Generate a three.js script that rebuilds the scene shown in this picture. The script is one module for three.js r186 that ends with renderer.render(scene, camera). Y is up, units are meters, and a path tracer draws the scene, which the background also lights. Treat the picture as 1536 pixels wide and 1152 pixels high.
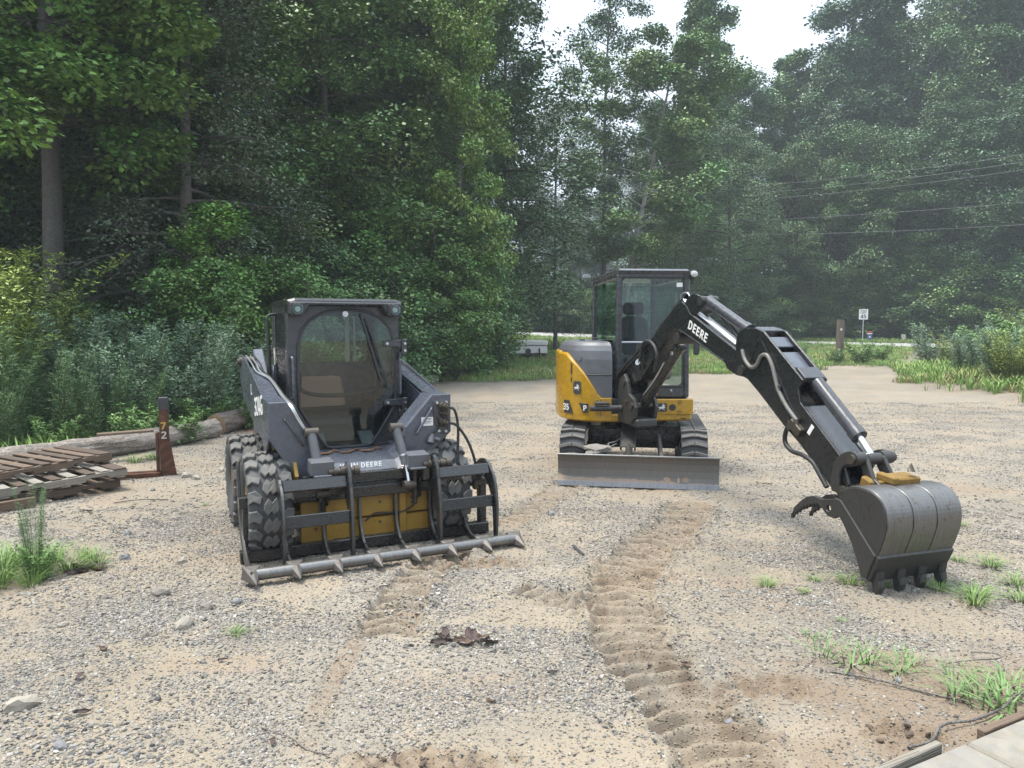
import * as THREE from 'three';
import { mergeGeometries } from 'three/addons/utils/BufferGeometryUtils.js';
import { TextGeometry } from 'three/addons/geometries/TextGeometry.js';
import { FontLoader } from 'three/addons/loaders/FontLoader.js';
import { createNoise2D, createNoise3D } from 'simplex-noise';

// ---------- camera, sky, sun, exposure ----------
const scene = new THREE.Scene();
const camera = new THREE.PerspectiveCamera(54.43, 4 / 3, 0.1, 900);
camera.position.set(0, 1.73, 0);
camera.rotation.set(-Math.atan(86 / 1120), 0, 0);
const renderer = new THREE.WebGLRenderer({ antialias: true });
renderer.toneMapping = THREE.LinearToneMapping;
renderer.toneMappingExposure = 4.4;
renderer.shadowMap.enabled = true;

function rng(seed) { let s = seed | 0; return () => { s = (s + 0x6d2b79f5) | 0; let t = Math.imul(s ^ (s >>> 15), 1 | s); t = (t + Math.imul(t ^ (t >>> 7), 61 | t)) ^ t; return ((t ^ (t >>> 14)) >>> 0) / 4294967296; }; }
const R = rng(7);
const rr = (a, b) => a + (b - a) * R();
const n2 = createNoise2D(rng(11)), n3 = createNoise3D(rng(12));

{ // overcast sky: brighter towards the zenith, thin uneven cloud
  const W = 512, H = 256, d = new Float32Array(W * H * 4);
  for (let j = 0; j < H; j++) for (let i = 0; i < W; i++) {
    const el = ((j + 0.5) / H - 0.5) * Math.PI, az = (i + 0.5) / W * Math.PI * 2;
    const s = Math.max(0, Math.sin(el)), c = Math.cos(el);
    const x = c * Math.cos(az), y = Math.sin(el), z = c * Math.sin(az);
    const f = 0.55 * n3(x * 2.2, y * 5, z * 2.2) + 0.3 * n3(x * 5, y * 11, z * 5 + 9) + 0.15 * n3(x * 12, y * 22, z * 12);
    const L = 0.222 * (1 + 2 * s) * (1 + 0.10 * f);
    const k = (j * W + i) * 4;
    const t = 0.5 + 0.5 * f;
    d[k] = L * (0.74 + 0.09 * t); d[k + 1] = L * (0.87 + 0.05 * t); d[k + 2] = L * (1.02); d[k + 3] = 1;
  }
  const sky = new THREE.DataTexture(d, W, H, THREE.RGBAFormat, THREE.FloatType);
  sky.mapping = THREE.EquirectangularReflectionMapping; sky.magFilter = THREE.LinearFilter; sky.minFilter = THREE.LinearFilter; sky.needsUpdate = true;
  scene.background = sky; scene.environment = sky;
}
const sun = new THREE.DirectionalLight(0xfff7ec, 1.5);
sun.position.set(-18, 60, -12); sun.target.position.set(0, 0, -10);
sun.castShadow = true; sun.shadow.radius = 34; sun.shadow.mapSize.set(4096, 4096);
Object.assign(sun.shadow.camera, { left: -70, right: 70, top: 70, bottom: -70, near: 1, far: 220 });
scene.add(sun, sun.target);
scene.fog = new THREE.FogExp2(0xdfe8f0, 0.0012);

// ---------- helpers ----------
const V = (x, y, z) => new THREE.Vector3(x, y, z);
const names = new Map();
function numbered(n) { const k = names.get(n) || 0; names.set(n, k + 1); return k ? n + '_' + String(k).padStart(3, '0') : n; }
function flat(g) { const o = g.index ? g.toNonIndexed() : g; for (const k of Object.keys(o.attributes)) if (!['position', 'normal', 'uv'].includes(k)) o.deleteAttribute(k); if (!o.attributes.uv) o.setAttribute('uv', new THREE.BufferAttribute(new Float32Array(o.attributes.position.count * 2), 2)); return o; }
function boxUV(g) {
  const p = g.attributes.position, n = g.attributes.normal, u = g.attributes.uv;
  for (let i = 0; i < p.count; i += 3) {
    const ax = Math.abs(n.getX(i) + n.getX(i + 1) + n.getX(i + 2)), ay = Math.abs(n.getY(i) + n.getY(i + 1) + n.getY(i + 2)), az = Math.abs(n.getZ(i) + n.getZ(i + 1) + n.getZ(i + 2));
    for (let k = i; k < i + 3; k++) {
      if (ax >= ay && ax >= az) u.setXY(k, p.getZ(k) + 0.37, p.getY(k)); else if (ay >= az) u.setXY(k, p.getX(k), p.getZ(k) + 0.61); else u.setXY(k, p.getX(k), p.getY(k));
    }
  }
  return g;
}
const join = (list) => mergeGeometries(list.flat(9).map(flat));
function mesh(name, geos, mat, parent, keepUV) {
  let g = Array.isArray(geos) ? join(geos) : flat(geos);
  if (!keepUV) boxUV(g);
  const m = new THREE.Mesh(g, mat); m.name = parent ? name : numbered(name); m.castShadow = m.receiveShadow = true;
  (parent || scene).add(m); return m;
}
function tag(o, label, category, group, kind) { o.userData.label = label; if (category) o.userData.category = category; if (group) o.userData.group = group; if (kind) o.userData.kind = kind; return o; }
function thing(name, label, category, p = [0, 0, 0], turn = 0, group) { const o = new THREE.Group(); o.name = numbered(name); o.position.set(...p); o.rotation.y = turn; scene.add(o); return tag(o, label, category, group); }
function struct(o) { o.userData.kind = 'structure'; return o; }
function dup(root, p, turn, label, group, s) { const r = root.clone(); r.userData = { ...root.userData }; r.name = numbered(root.name.replace(/_\d\d\d$/, '')); r.position.set(...p); r.rotation.y = turn; if (s) r.scale.set(...(Array.isArray(s) ? s : [s, s, s])); if (label) r.userData.label = label; if (group) r.userData.group = group; scene.add(r); return r; }
const _e = new THREE.Euler(), _q = new THREE.Quaternion(), _m = new THREE.Matrix4();
function place(g, x, y, z, rx = 0, ry = 0, rz = 0) { _q.setFromEuler(_e.set(rx, ry, rz)); return g.applyMatrix4(_m.compose(V(x, y, z), _q, V(1, 1, 1))); }
// chamfered box
function bx(w, h, d, x = 0, y = 0, z = 0, rx = 0, ry = 0, rz = 0, b = 0.006) {
  b = Math.min(b, w * 0.3, h * 0.3, d * 0.3);
  const H = [w / 2, h / 2, d / 2], pos = [];
  const vert = (s, ax) => { const v = [0, 1, 2].map((k) => s[k] * (k === ax ? H[k] : H[k] - b)); return v; };
  const tri = (a, c, e) => { const nx = (c[1] - a[1]) * (e[2] - a[2]) - (c[2] - a[2]) * (e[1] - a[1]), ny = (c[2] - a[2]) * (e[0] - a[0]) - (c[0] - a[0]) * (e[2] - a[2]), nz = (c[0] - a[0]) * (e[1] - a[1]) - (c[1] - a[1]) * (e[0] - a[0]); if (nx * (a[0] + c[0] + e[0]) + ny * (a[1] + c[1] + e[1]) + nz * (a[2] + c[2] + e[2]) > 0) pos.push(...a, ...c, ...e); else pos.push(...a, ...e, ...c); };
  const quad = (a, c, e, f) => { tri(a, c, e); tri(a, e, f); };
  for (let ax = 0; ax < 3; ax++) {
    const u = (ax + 1) % 3, v = (ax + 2) % 3;
    for (const s of [-1, 1]) { const q = [[-1, -1], [1, -1], [1, 1], [-1, 1]].map(([a, c]) => { const S = [0, 0, 0]; S[ax] = s; S[u] = a; S[v] = c; return vert(S, ax); }); quad(...q); }
    for (const a of [-1, 1]) for (const c of [-1, 1]) { const S = (t) => { const o = [0, 0, 0]; o[u] = a; o[v] = c; o[ax] = t; return o; }; quad(vert(S(-1), u), vert(S(1), u), vert(S(1), v), vert(S(-1), v)); }
  }
  for (const i of [-1, 1]) for (const j of [-1, 1]) for (const k of [-1, 1]) tri(vert([i, j, k], 0), vert([i, j, k], 1), vert([i, j, k], 2));
  const g = new THREE.BufferGeometry(); g.setAttribute('position', new THREE.BufferAttribute(new Float32Array(pos), 3)); g.computeVertexNormals();
  return place(flat(g), x, y, z, rx, ry, rz);
}
// a bar of section w x h between two points
function bar(a, b, w, h, bev = 0.005) { const A = V(...a), B = V(...b), d = B.clone().sub(A), L = d.length(); d.normalize(); const up = Math.abs(d.y) > 0.98 ? V(0, 0, 1) : V(0, 1, 0); const X = up.clone().cross(d).normalize(), Y = d.clone().cross(X); const g = bx(w, h, L, 0, 0, 0, 0, 0, 0, bev); return g.applyMatrix4(new THREE.Matrix4().makeBasis(X, Y, d).setPosition(A.add(B).multiplyScalar(0.5))); }
function cyl(a, b, r1, r2 = r1, seg = 20, open = false) { const A = V(...a), B = V(...b), d = B.clone().sub(A), L = d.length(); const g = new THREE.CylinderGeometry(r2, r1, L, seg, 1, open); return flat(g).applyMatrix4(new THREE.Matrix4().compose(A.clone().add(B).multiplyScalar(0.5), new THREE.Quaternion().setFromUnitVectors(V(0, 1, 0), d.normalize()), V(1, 1, 1))); }
function tube(pts, r, seg = 8, n) { const c = new THREE.CatmullRomCurve3(pts.map((p) => V(...p)), false, 'centripetal'); return flat(new THREE.TubeGeometry(c, n || pts.length * 6, r, seg, false)); }
function shapeOf(pts) { const s = new THREE.Shape(); pts.forEach(([a, b], i) => (i ? s.lineTo(a, b) : s.moveTo(a, b))); s.closePath(); return s; }
// plate: outline [(u,v)] pushed out by t, centred on position c along its axis. 'z': (x,y); 'x': (z,y); 'y': (x,z)
function plate(pts, t, axis, c, bev = 0.004, holes = []) {
  const s = pts.isShape ? pts : shapeOf(pts); for (const h of holes) s.holes.push(h.isPath ? h : shapeOf(h));
  bev = Math.min(bev, t * 0.35);
  const g = flat(new THREE.ExtrudeGeometry(s, { depth: t - 2 * bev, bevelEnabled: bev > 0, bevelThickness: bev, bevelSize: bev, bevelOffset: -bev, bevelSegments: 1, curveSegments: 10 }));
  g.translate(0, 0, -(t - 2 * bev) / 2);
  if (axis === 'x') g.applyMatrix4(new THREE.Matrix4().makeBasis(V(0, 0, 1), V(0, 1, 0), V(-1, 0, 0)).setPosition(c, 0, 0));
  else if (axis === 'y') g.applyMatrix4(new THREE.Matrix4().makeBasis(V(1, 0, 0), V(0, 0, 1), V(0, -1, 0)).setPosition(0, c, 0));
  else g.translate(0, 0, c);
  return g;
}
function circ(x, y, r, n = 16) { const p = []; for (let i = 0; i < n; i++) p.push([x + r * Math.cos(i / n * 6.2832), y + r * Math.sin(i / n * 6.2832)]); return p; }
function smoothPts(pts, n = 6, closed = false) { const c = new THREE.CatmullRomCurve3(pts.map(([a, b]) => V(a, b, 0)), closed, 'centripetal'); return c.getPoints(pts.length * n).map((p) => [p.x, p.y]); }
function rrect(x0, y0, x1, y1, r, n = 5) { const p = []; for (const [cx, cy, a] of [[x1 - r, y1 - r, 0], [x0 + r, y1 - r, 1], [x0 + r, y0 + r, 2], [x1 - r, y0 + r, 3]]) for (let i = 0; i <= n; i++) { const t = (a + i / n) * Math.PI / 2; p.push([cx + r * Math.cos(t), cy + r * Math.sin(t)]); } return p; }
// sheet between curves: rows of points
function sheet(rows) { const pos = []; for (let i = 0; i + 1 < rows.length; i++) for (let j = 0; j + 1 < rows[i].length; j++) { const a = rows[i][j], b = rows[i][j + 1], c = rows[i + 1][j + 1], d = rows[i + 1][j]; pos.push(...a, ...b, ...c, ...a, ...c, ...d); } const g = new THREE.BufferGeometry(); g.setAttribute('position', new THREE.BufferAttribute(new Float32Array(pos), 3)); g.computeVertexNormals(); return flat(g); }

// ---------- textures ----------
function canvasTex(w, h, draw, srgb = true, rep = [1, 1]) { const c = document.createElement('canvas'); c.width = w; c.height = h; draw(c.getContext('2d'), w, h); const t = new THREE.CanvasTexture(c); t.wrapS = t.wrapT = THREE.RepeatWrapping; t.magFilter = THREE.LinearFilter; if (srgb) t.colorSpace = THREE.SRGBColorSpace; t.repeat.set(...rep); return t; }
function dataTex(n, f, srgb, rep = [1, 1]) { // f(u,v) -> [r,g,b] 0..1, tiled
  const d = new Uint8Array(n * n * 4); for (let j = 0; j < n; j++) for (let i = 0; i < n; i++) { const c = f(i / n, j / n, i, j), k = (j * n + i) * 4; for (let q = 0; q < 3; q++) d[k + q] = Math.max(0, Math.min(255, (Array.isArray(c) ? c[q] : c) * 255)); d[k + 3] = 255; }
  const t = new THREE.DataTexture(d, n, n); t.wrapS = t.wrapT = THREE.RepeatWrapping; t.magFilter = t.minFilter = THREE.LinearFilter; if (srgb) t.colorSpace = THREE.SRGBColorSpace; t.repeat.set(...rep); t.needsUpdate = true; return t;
}
const tn = (u, v, f, s = 0) => { const a = u * 6.28318, b = v * 6.28318, k = f / 6.28318; return n3(Math.cos(a) * k + s, Math.sin(a) * k + Math.cos(b) * k * 1.3, Math.sin(b) * k * 1.3 - s); };
// dusty, spattered paint (multiplies the colour)
function wear(seed, base, spots, scratches, tint) {
  return canvasTex(1024, 1024, (c, w, h) => {
    const q = rng(seed); c.fillStyle = `rgb(${base},${base},${base})`; c.fillRect(0, 0, w, h);
    for (let i = 0; i < 1600; i++) { const r = 4 + q() * 46, g = base + (q() - 0.5) * 90; c.fillStyle = `rgba(${g},${g * tint[0]},${g * tint[1]},0.12)`; const x = q() * w, y = q() * h; for (const dx of [-w, 0, w]) for (const dy of [-h, 0, h]) { if (x + dx < -r || x + dx > w + r || y + dy < -r || y + dy > h + r) continue; c.beginPath(); c.ellipse(x + dx, y + dy, r, r * (0.3 + q() * 0.7), q() * 3, 0, 7); c.fill(); } }
    for (let i = 0; i < spots; i++) { const g = 190 + q() * 65; c.fillStyle = `rgba(${g},${g * tint[0]},${g * tint[1]},${0.15 + q() * 0.5})`; c.beginPath(); c.arc(q() * w, q() * h, 0.6 + q() * q() * 3.2, 0, 7); c.fill(); }
    for (let i = 0; i < scratches; i++) { const g = 225 + q() * 30; c.strokeStyle = `rgba(${g},${g},${g},${0.15 + q() * 0.5})`; c.lineWidth = 0.6 + q() * 1.4; const x = q() * w, y = q() * h, a = q() * 6.3, l = 8 + q() * 90; c.beginPath(); c.moveTo(x, y); c.quadraticCurveTo(x + Math.cos(a) * l * 0.5 + q() * 12, y + Math.sin(a) * l * 0.5 + q() * 12, x + Math.cos(a) * l, y + Math.sin(a) * l); c.stroke(); }
  }, true, [1, 1]);
}
const T = {};
T.wearDark = wear(21, 176, 1700, 190, [0.96, 0.89]);
T.wearLight = wear(22, 205, 500, 90, [0.96, 0.88]);
T.grain = dataTex(512, (u, v) => 0.5 + 0.28 * tn(u, v, 18) + 0.16 * tn(u, v, 60, 3) + 0.14 * tn(u, v, 160, 5));
T.rough = dataTex(512, (u, v) => { const g = 0.62 + 0.22 * tn(u, v, 14, 7) + 0.14 * tn(u, v, 70, 2); return [0, g, 0]; });
T.steel = canvasTex(1024, 1024, (c, w, h) => { const q = rng(31); c.fillStyle = '#7e7e7e'; c.fillRect(0, 0, w, h); for (let i = 0; i < 5200; i++) { const g = q() < 0.6 ? 50 + q() * 60 : 130 + q() * 110; c.strokeStyle = `rgba(${g},${g},${g * 0.99},0.13)`; c.lineWidth = 0.5 + q() * 3; const x = q() * w, y = q() * h, l = 10 + q() * q() * 300; c.beginPath(); c.moveTo(x, y); c.lineTo(x + (q() - 0.5) * (q() < 0.25 ? 160 : 14), y + l); c.stroke(); } for (let i = 0; i < 150; i++) { c.fillStyle = `rgba(${70 + q() * 50},${40 + q() * 30},${20 + q() * 18},${0.1 + q() * 0.22})`; c.beginPath(); c.ellipse(q() * w, q() * h, 2 + q() * 24, 2 + q() * 9, q() * 3, 0, 7); c.fill(); } });
T.rust = dataTex(512, (u, v) => { const a = 0.5 + 0.5 * tn(u, v, 9), b = 0.5 + 0.5 * tn(u, v, 46, 4), c = 0.5 + 0.5 * tn(u, v, 150, 8); const g = 0.45 + 0.3 * a + 0.15 * b + 0.1 * c; return [g, g * (0.78 + 0.16 * b), g * (0.66 + 0.2 * b)]; }, true);
T.wood = canvasTex(512, 512, (c, w, h) => { const q = rng(41); c.fillStyle = '#c9c4bc'; c.fillRect(0, 0, w, h); for (let i = 0; i < 1400; i++) { const g = 120 + q() * 130; c.strokeStyle = `rgba(${g},${g * 0.95},${g * 0.88},0.25)`; c.lineWidth = 0.5 + q() * 2.4; const y = q() * h, x = q() * w; c.beginPath(); c.moveTo(x, y); c.bezierCurveTo(x + 60, y + (q() - 0.5) * 8, x + 120, y + (q() - 0.5) * 8, x + 60 + q() * 300, y + (q() - 0.5) * 10); c.stroke(); } for (let i = 0; i < 120; i++) { c.strokeStyle = `rgba(40,34,30,${0.2 + q() * 0.5})`; c.lineWidth = 0.6 + q(); const y = q() * h, x = q() * w; c.beginPath(); c.moveTo(x, y); c.lineTo(x + 20 + q() * 120, y + (q() - 0.5) * 5); c.stroke(); } });
T.bark = dataTex(512, (u, v) => { const w = tn(u, v, 8, 2) * 0.06; const r = 1 - Math.abs(tn((u + w) % 1, (v * 0.25) % 1, 60, 1)); const g = 0.35 + 0.45 * r * r + 0.2 * tn(u, v, 120, 6); return g; });

// ---------- materials ----------
const lin = (r, g, b) => new THREE.Color().setRGB(r, g, b);
const std = (c, o = {}) => new THREE.MeshStandardMaterial({ color: Array.isArray(c) ? lin(...c) : c, roughness: 0.6, metalness: 0, ...o });
const phys = (c, o = {}) => new THREE.MeshPhysicalMaterial({ color: Array.isArray(c) ? lin(...c) : c, roughness: 0.6, metalness: 0, ...o });
const M = {
  grey: phys([0.150, 0.174, 0.236], { map: T.wearDark, roughness: 0.45, roughnessMap: T.rough, clearcoat: 0.4, clearcoatRoughness: 0.25, bumpMap: T.grain, bumpScale: 0.00008 }),
  black: phys([0.030, 0.032, 0.037], { map: T.wearDark, roughness: 0.45, roughnessMap: T.rough, clearcoat: 0.35, clearcoatRoughness: 0.22, bumpMap: T.grain, bumpScale: 0.00008 }),
  cabGrey: phys([0.080, 0.087, 0.106], { map: T.wearDark, roughness: 0.45, roughnessMap: T.rough, clearcoat: 0.3, clearcoatRoughness: 0.3 }),
  hood: phys([0.20, 0.215, 0.25], { map: T.wearDark, roughness: 0.42, clearcoat: 0.25, clearcoatRoughness: 0.3 }),
  yellow: phys([0.62, 0.355, 0.02], { map: T.wearLight, roughness: 0.42, roughnessMap: T.rough, clearcoat: 0.25, clearcoatRoughness: 0.35 }),
  yellowDirty: phys([0.40, 0.235, 0.03], { map: T.wearLight, roughness: 0.65, roughnessMap: T.rough }),
  rubber: std([0.055, 0.056, 0.058], { roughness: 0.8, bumpMap: T.grain, bumpScale: 0.001 }),
  lug: std([0.165, 0.163, 0.16], { roughness: 0.72, map: T.wearLight, bumpMap: T.grain, bumpScale: 0.0015 }),
  hose: std([0.016, 0.016, 0.017], { roughness: 0.55 }),
  plastic: std([0.03, 0.031, 0.034], { roughness: 0.6 }),
  pin: std([0.13, 0.115, 0.1], { roughness: 0.5, metalness: 0.6, map: T.wearLight }),
  chrome: std([0.62, 0.63, 0.65], { roughness: 0.14, metalness: 1 }),
  steel: std([0.82, 0.81, 0.79], { roughness: 0.38, metalness: 0.8, map: T.steel }),
  steelDark: std([0.27, 0.265, 0.26], { roughness: 0.45, metalness: 0.5, map: T.steel, bumpMap: T.grain, bumpScale: 0.0002 }),
  steelBlade: std([0.50, 0.46, 0.42], { roughness: 0.55, metalness: 0.35, map: T.steel, bumpMap: T.grain, bumpScale: 0.0002 }),
  bright: std([0.55, 0.57, 0.6], { roughness: 0.35, metalness: 0.9 }),
  edge: std([0.95, 1.0, 1.1], { roughness: 0.5, metalness: 0.3, map: T.steel }),
  rust: std([0.16, 0.09, 0.065], { roughness: 0.9, map: T.rust, bumpMap: T.grain, bumpScale: 0.002 }),
  white: std([0.70, 0.70, 0.68], { roughness: 0.5 }),
  seat: std([0.46, 0.30, 0.235], { roughness: 0.95, bumpMap: T.grain, bumpScale: 0.001 }),
  seatBlack: std([0.035, 0.036, 0.04], { roughness: 0.9 }),  // real black on the excavator seat, painted-in shade on the loader cushion
  interior: std([0.03, 0.031, 0.034], { roughness: 0.85 }),
  glass: phys([0.80, 0.87, 0.86], { roughness: 0.02, transmission: 1, thickness: 0, ior: 1.5 }),
  glassTint: phys([0.80, 0.84, 0.825], { roughness: 0.02, transmission: 1, thickness: 0, ior: 1.5 }),
  lens: phys([0.42, 0.42, 0.41], { roughness: 0.12, clearcoat: 1, clearcoatRoughness: 0.05 }),
  soil: std([0.24, 0.19, 0.145], { roughness: 1, map: T.rust, bumpMap: T.grain, bumpScale: 0.004 }),
  worn: std([0.40, 0.395, 0.385], { roughness: 0.45, metalness: 0.7, map: T.steel }),
  red: std([0.4, 0.06, 0.03], { roughness: 0.6 }),
};
const font = await new FontLoader().loadAsync('fonts/droid/droid_sans_bold.typeface.json');
function text(s, size, depth = 0.002) { const g = new TextGeometry(s, { font, size, depth, curveSegments: 4, bevelEnabled: false }); g.computeBoundingBox(); const b = g.boundingBox; g.translate(-(b.min.x + b.max.x) / 2, -(b.min.y + b.max.y) / 2, 0); return flat(g); }
// ---------- ground ----------
const ss = (a, b, x) => { const t = Math.min(1, Math.max(0, (x - a) / (b - a))); return t * t * (3 - 2 * t); };
const trackRuns = [
  { p: [[1.85, -7.36], [1.43, -6.36], [1.03, -5.6], [0.74, -4.87], [0.66, -4.3], [0.68, -3.77], [0.77, -3.35], [0.85, -2.96], [0.89, -2.6]], w: 0.21, pitch: 0.125, deep: 0.08, wet: 0.8 },
  { p: [[-0.36, -5.86], [-0.57, -5.28], [-0.69, -4.74], [-0.7, -4.3], [-0.71, -4.05]], w: 0.17, pitch: 0.12, deep: 0.075, wet: 0.75 },
  { p: [[-0.8, -4.5], [-0.88, -3.85], [-0.89, -3.48], [-0.86, -2.9]], w: 0.06, pitch: 0.5, deep: 0.010, wet: 0.75 },
  { p: [[0.69, -8.34], [0.2, -6.96], [-0.1, -6.3]], w: 0.16, pitch: 0.12, deep: 0.06, wet: 0.5 },
  { p: [[0.01, -4.8], [0.26, -4.62], [0.5, -4.45]], w: 0.12, pitch: 0.11, deep: 0.06, wet: 0.6 },
];
for (const t of trackRuns) { t.c = new THREE.CatmullRomCurve3(t.p.map(([x, z]) => V(x, 0, z))); t.s = t.c.getSpacedPoints(160); t.len = t.c.getLength(); t.x0 = Math.min(...t.p.map((q) => q[0])) - 0.6; t.x1 = Math.max(...t.p.map((q) => q[0])) + 0.6; t.z0 = Math.min(...t.p.map((q) => q[1])) - 0.5; t.z1 = Math.max(...t.p.map((q) => q[1])) + 0.5; }
const mudSpots = [[-0.34, -2.88, 0.34, 0.12], [1.68, -3.05, 0.2, 0.1], [1.25, -3.5, 0.3, 0.14], [-0.28, -5.35, 0.5, 0.16]];
// returns [height change, churned 0..1, wetness]
function imprint(x, z) {
  let h = 0, m = 0, wet = 0;
  for (const t of trackRuns) {
    if (x < t.x0 || x > t.x1 || z < t.z0 || z > t.z1) continue;
    let best = 9, bi = 0; for (let i = 0; i <= 160; i++) { const d = (t.s[i].x - x) ** 2 + (t.s[i].z - z) ** 2; if (d < best) { best = d; bi = i; } }
    if (best > 0.25) continue;
    const i0 = Math.max(0, bi - 1), i1 = Math.min(160, bi + 1), a = t.s[i0], b = t.s[i1], ex = b.x - a.x, ez = b.z - a.z, el = Math.hypot(ex, ez);
    const lat = ((x - a.x) * ez - (z - a.z) * ex) / el, d = Math.abs(lat), uu = i0 / 160 * t.len + ((x - a.x) * ex + (z - a.z) * ez) / el;
    const w = t.w * (1 + 0.16 * n2(x * 3, z * 3)), k = 1 - ss(w * 0.86, w * 1.12, d), f0 = uu / t.len;
    const fade = ss(0, 0.06, f0) * (1 - ss(0.94, 1, f0));
    const u = uu + 0.035 * Math.cos(lat / t.w * 2.2) + 0.010 * n2(x * 7, z * 7);
    const tr0 = Math.sin(u / t.pitch * 6.2832), tread = Math.sign(tr0) * Math.pow(Math.abs(tr0), 0.7);
    const broken = 0.75 + 0.45 * n2(x * 3 + 7, z * 3), crumb = 0.006 * n2(x * 22, z * 22) + 0.003 * n2(x * 50, z * 50);
    h += fade * (k * (-t.deep * 0.4 + t.deep * 0.5 * tread * broken + crumb) + t.deep * 0.5 * Math.exp(-(((d - w * 1.18) / 0.045) ** 2)) * Math.max(0, 0.5 + 0.9 * n2(x * 9, z * 9) + 12 * crumb));
    m = Math.max(m, k * fade * Math.min(1, t.pitch < 0.3 ? 1 : 0.5)); wet = Math.max(wet, k * fade * t.wet * (0.75 + 0.35 * n2(x * 2.5, z * 2.5 + 30)));
  }
  for (const [cx, cz, rx, rz] of mudSpots) { const d = Math.hypot((x - cx) / rx, (z - cz) / rz) + 0.35 * n2(x * 6, z * 6 + 3); if (d < 1.3) { const k = 1 - ss(0.6, 1.25, d); h += k * (0.028 * n2(x * 11, z * 11) + 0.012 * n2(x * 26, z * 26) - 0.008); m = Math.max(m, k); wet = Math.max(wet, k * 0.9); } }
  return [h, m, wet];
}
function baseH(x, z) {
  const d = Math.hypot(x, z);
  let h = 0.012 * n2(x * 0.9, z * 0.9) + 0.02 * n2(x * 0.25 + 4, z * 0.25);
  h += 0.55 * ss(26, 56, -z) + 1.6 * ss(62, 95, -z);
  h += ss(10.4, 15, x + 0.25 * Math.min(0, z + 20) ) * 0.55 * (1 - ss(24, 30, -z)) * ss(9, 15, -z); // weedy bank
  h += ss(-7, -12, x) * 0.45 * ss(8, 12, d);
  h -= 0.03 * ss(4, 2, Math.hypot(x + 1, z + 5)) * 0;
  return h;
}
function groundH(x, z) { let h = baseH(x, z); if (z > -10 && z < -2 && Math.abs(x) < 5) h += imprint(x, z)[0] + 0.006 * n2(x * 5, z * 5) + 0.0035 * n2(x * 15, z * 15); return h; }
// where grass grows, 0..1
function grassAt(x, z) {
  const wob = 1.1 * n2(x * 0.35, z * 0.35) + 0.4 * n2(x * 1.3, z * 1.3);
  const far = ss(0, 1.2, -z - (23.2 + 0.30 * (x + 2.3) + (x > 4 ? (x - 4) * 0.28 : 0)) + wob);           // far edge of the yard
  const drive = 1 - ss(1.6, 2.6, Math.abs((x - 19.6) + (z + 34) * 0.62) + 0.4 * wob);     // the way out to the road
  const bank = ss(0, 0.9, x - (11.4 + (z < -22 ? (-22 - z) * 0.5 : 0) + (z > -16 ? (z + 16) * -0.05 : 0)) + 0.6 * wob) * ss(-14.5, -16, z) * (1 - ss(30, 33, -z));
  const lawn = far * (1 - drive * ss(24, 27, -z));
  const left = ss(0, 0.8, -x - (5.4 + (z > -9 ? (z + 9) * 0.1 : 0) + (z < -10.5 ? -(z + 10.5) * -0.22 : 0)) + 0.5 * wob) * ss(-8.6, -9.4, z);
  return Math.max(lawn, bank, left);
}
function sandAt(x, z) { return ss(-0.25, 0.55, 0.7 * n2(x * 0.55 + 3, z * 0.75 - 8) + 0.45 * n2(x * 1.9, z * 2.3) + 0.2 * n2(x * 6, z * 6) + 0.10); }
// fine gravel and sand, in metres: one tile is 2.4 m
{
  const N = 2048, pebbles = [], q = rng(77);
  for (let i = 0; i < 36000; i++) pebbles.push([q() * N, q() * N, 1.2 + 5.2 * Math.pow(q(), 3.2), 0.55 + q() * 0.45, q() * 3.14, q(), q()]);
  const wrap = (c, x, y, r, f) => { for (const dx of x < r ? [0, N] : x > N - r ? [0, -N] : [0]) for (const dy of y < r ? [0, N] : y > N - r ? [0, -N] : [0]) f(x + dx, y + dy); };
  T.gravel = canvasTex(N, N, (c) => {
    c.fillStyle = '#c4bcae'; c.fillRect(0, 0, N, N);
    for (let i = 0; i < 60000; i++) { const g = 120 + q() * 135; c.fillStyle = `rgba(${g},${g * 0.96},${g * 0.9},0.45)`; c.fillRect(q() * N, q() * N, 1 + q() * 2, 1 + q() * 2); }
    for (const [x, y, r, e, a, t, k] of pebbles) { const g = t < 0.15 ? 75 + k * 60 : t < 0.72 ? 145 + k * 55 : 205 + k * 50; const w = k > 0.6 ? 0.93 : 1; c.fillStyle = `rgb(${g},${g * (0.95 * w + 0.05)},${g * (0.88 * w + 0.07)})`; wrap(c, x, y, r, (X, Y) => { c.beginPath(); c.ellipse(X, Y, r, r * e, a, 0, 7); c.fill(); }); }
  }, true, [1 / 2.4, 1 / 2.4]);
  T.gravelBump = canvasTex(N, N, (c) => {
    c.fillStyle = '#505050'; c.fillRect(0, 0, N, N);
    for (let i = 0; i < 60000; i++) { const g = 40 + q() * 90; c.fillStyle = `rgba(${g},${g},${g},0.5)`; c.fillRect(q() * N, q() * N, 1 + q() * 2, 1 + q() * 2); }
    for (const [x, y, r, e, a] of pebbles) for (const [s, g] of [[1, 110], [0.75, 160], [0.45, 205]]) { c.fillStyle = `rgb(${g},${g},${g})`; wrap(c, x, y, r, (X, Y) => { c.beginPath(); c.ellipse(X, Y, r * s, r * e * s, a, 0, 7); c.fill(); }); }
  }, false, [1 / 2.4, 1 / 2.4]);
}
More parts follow.
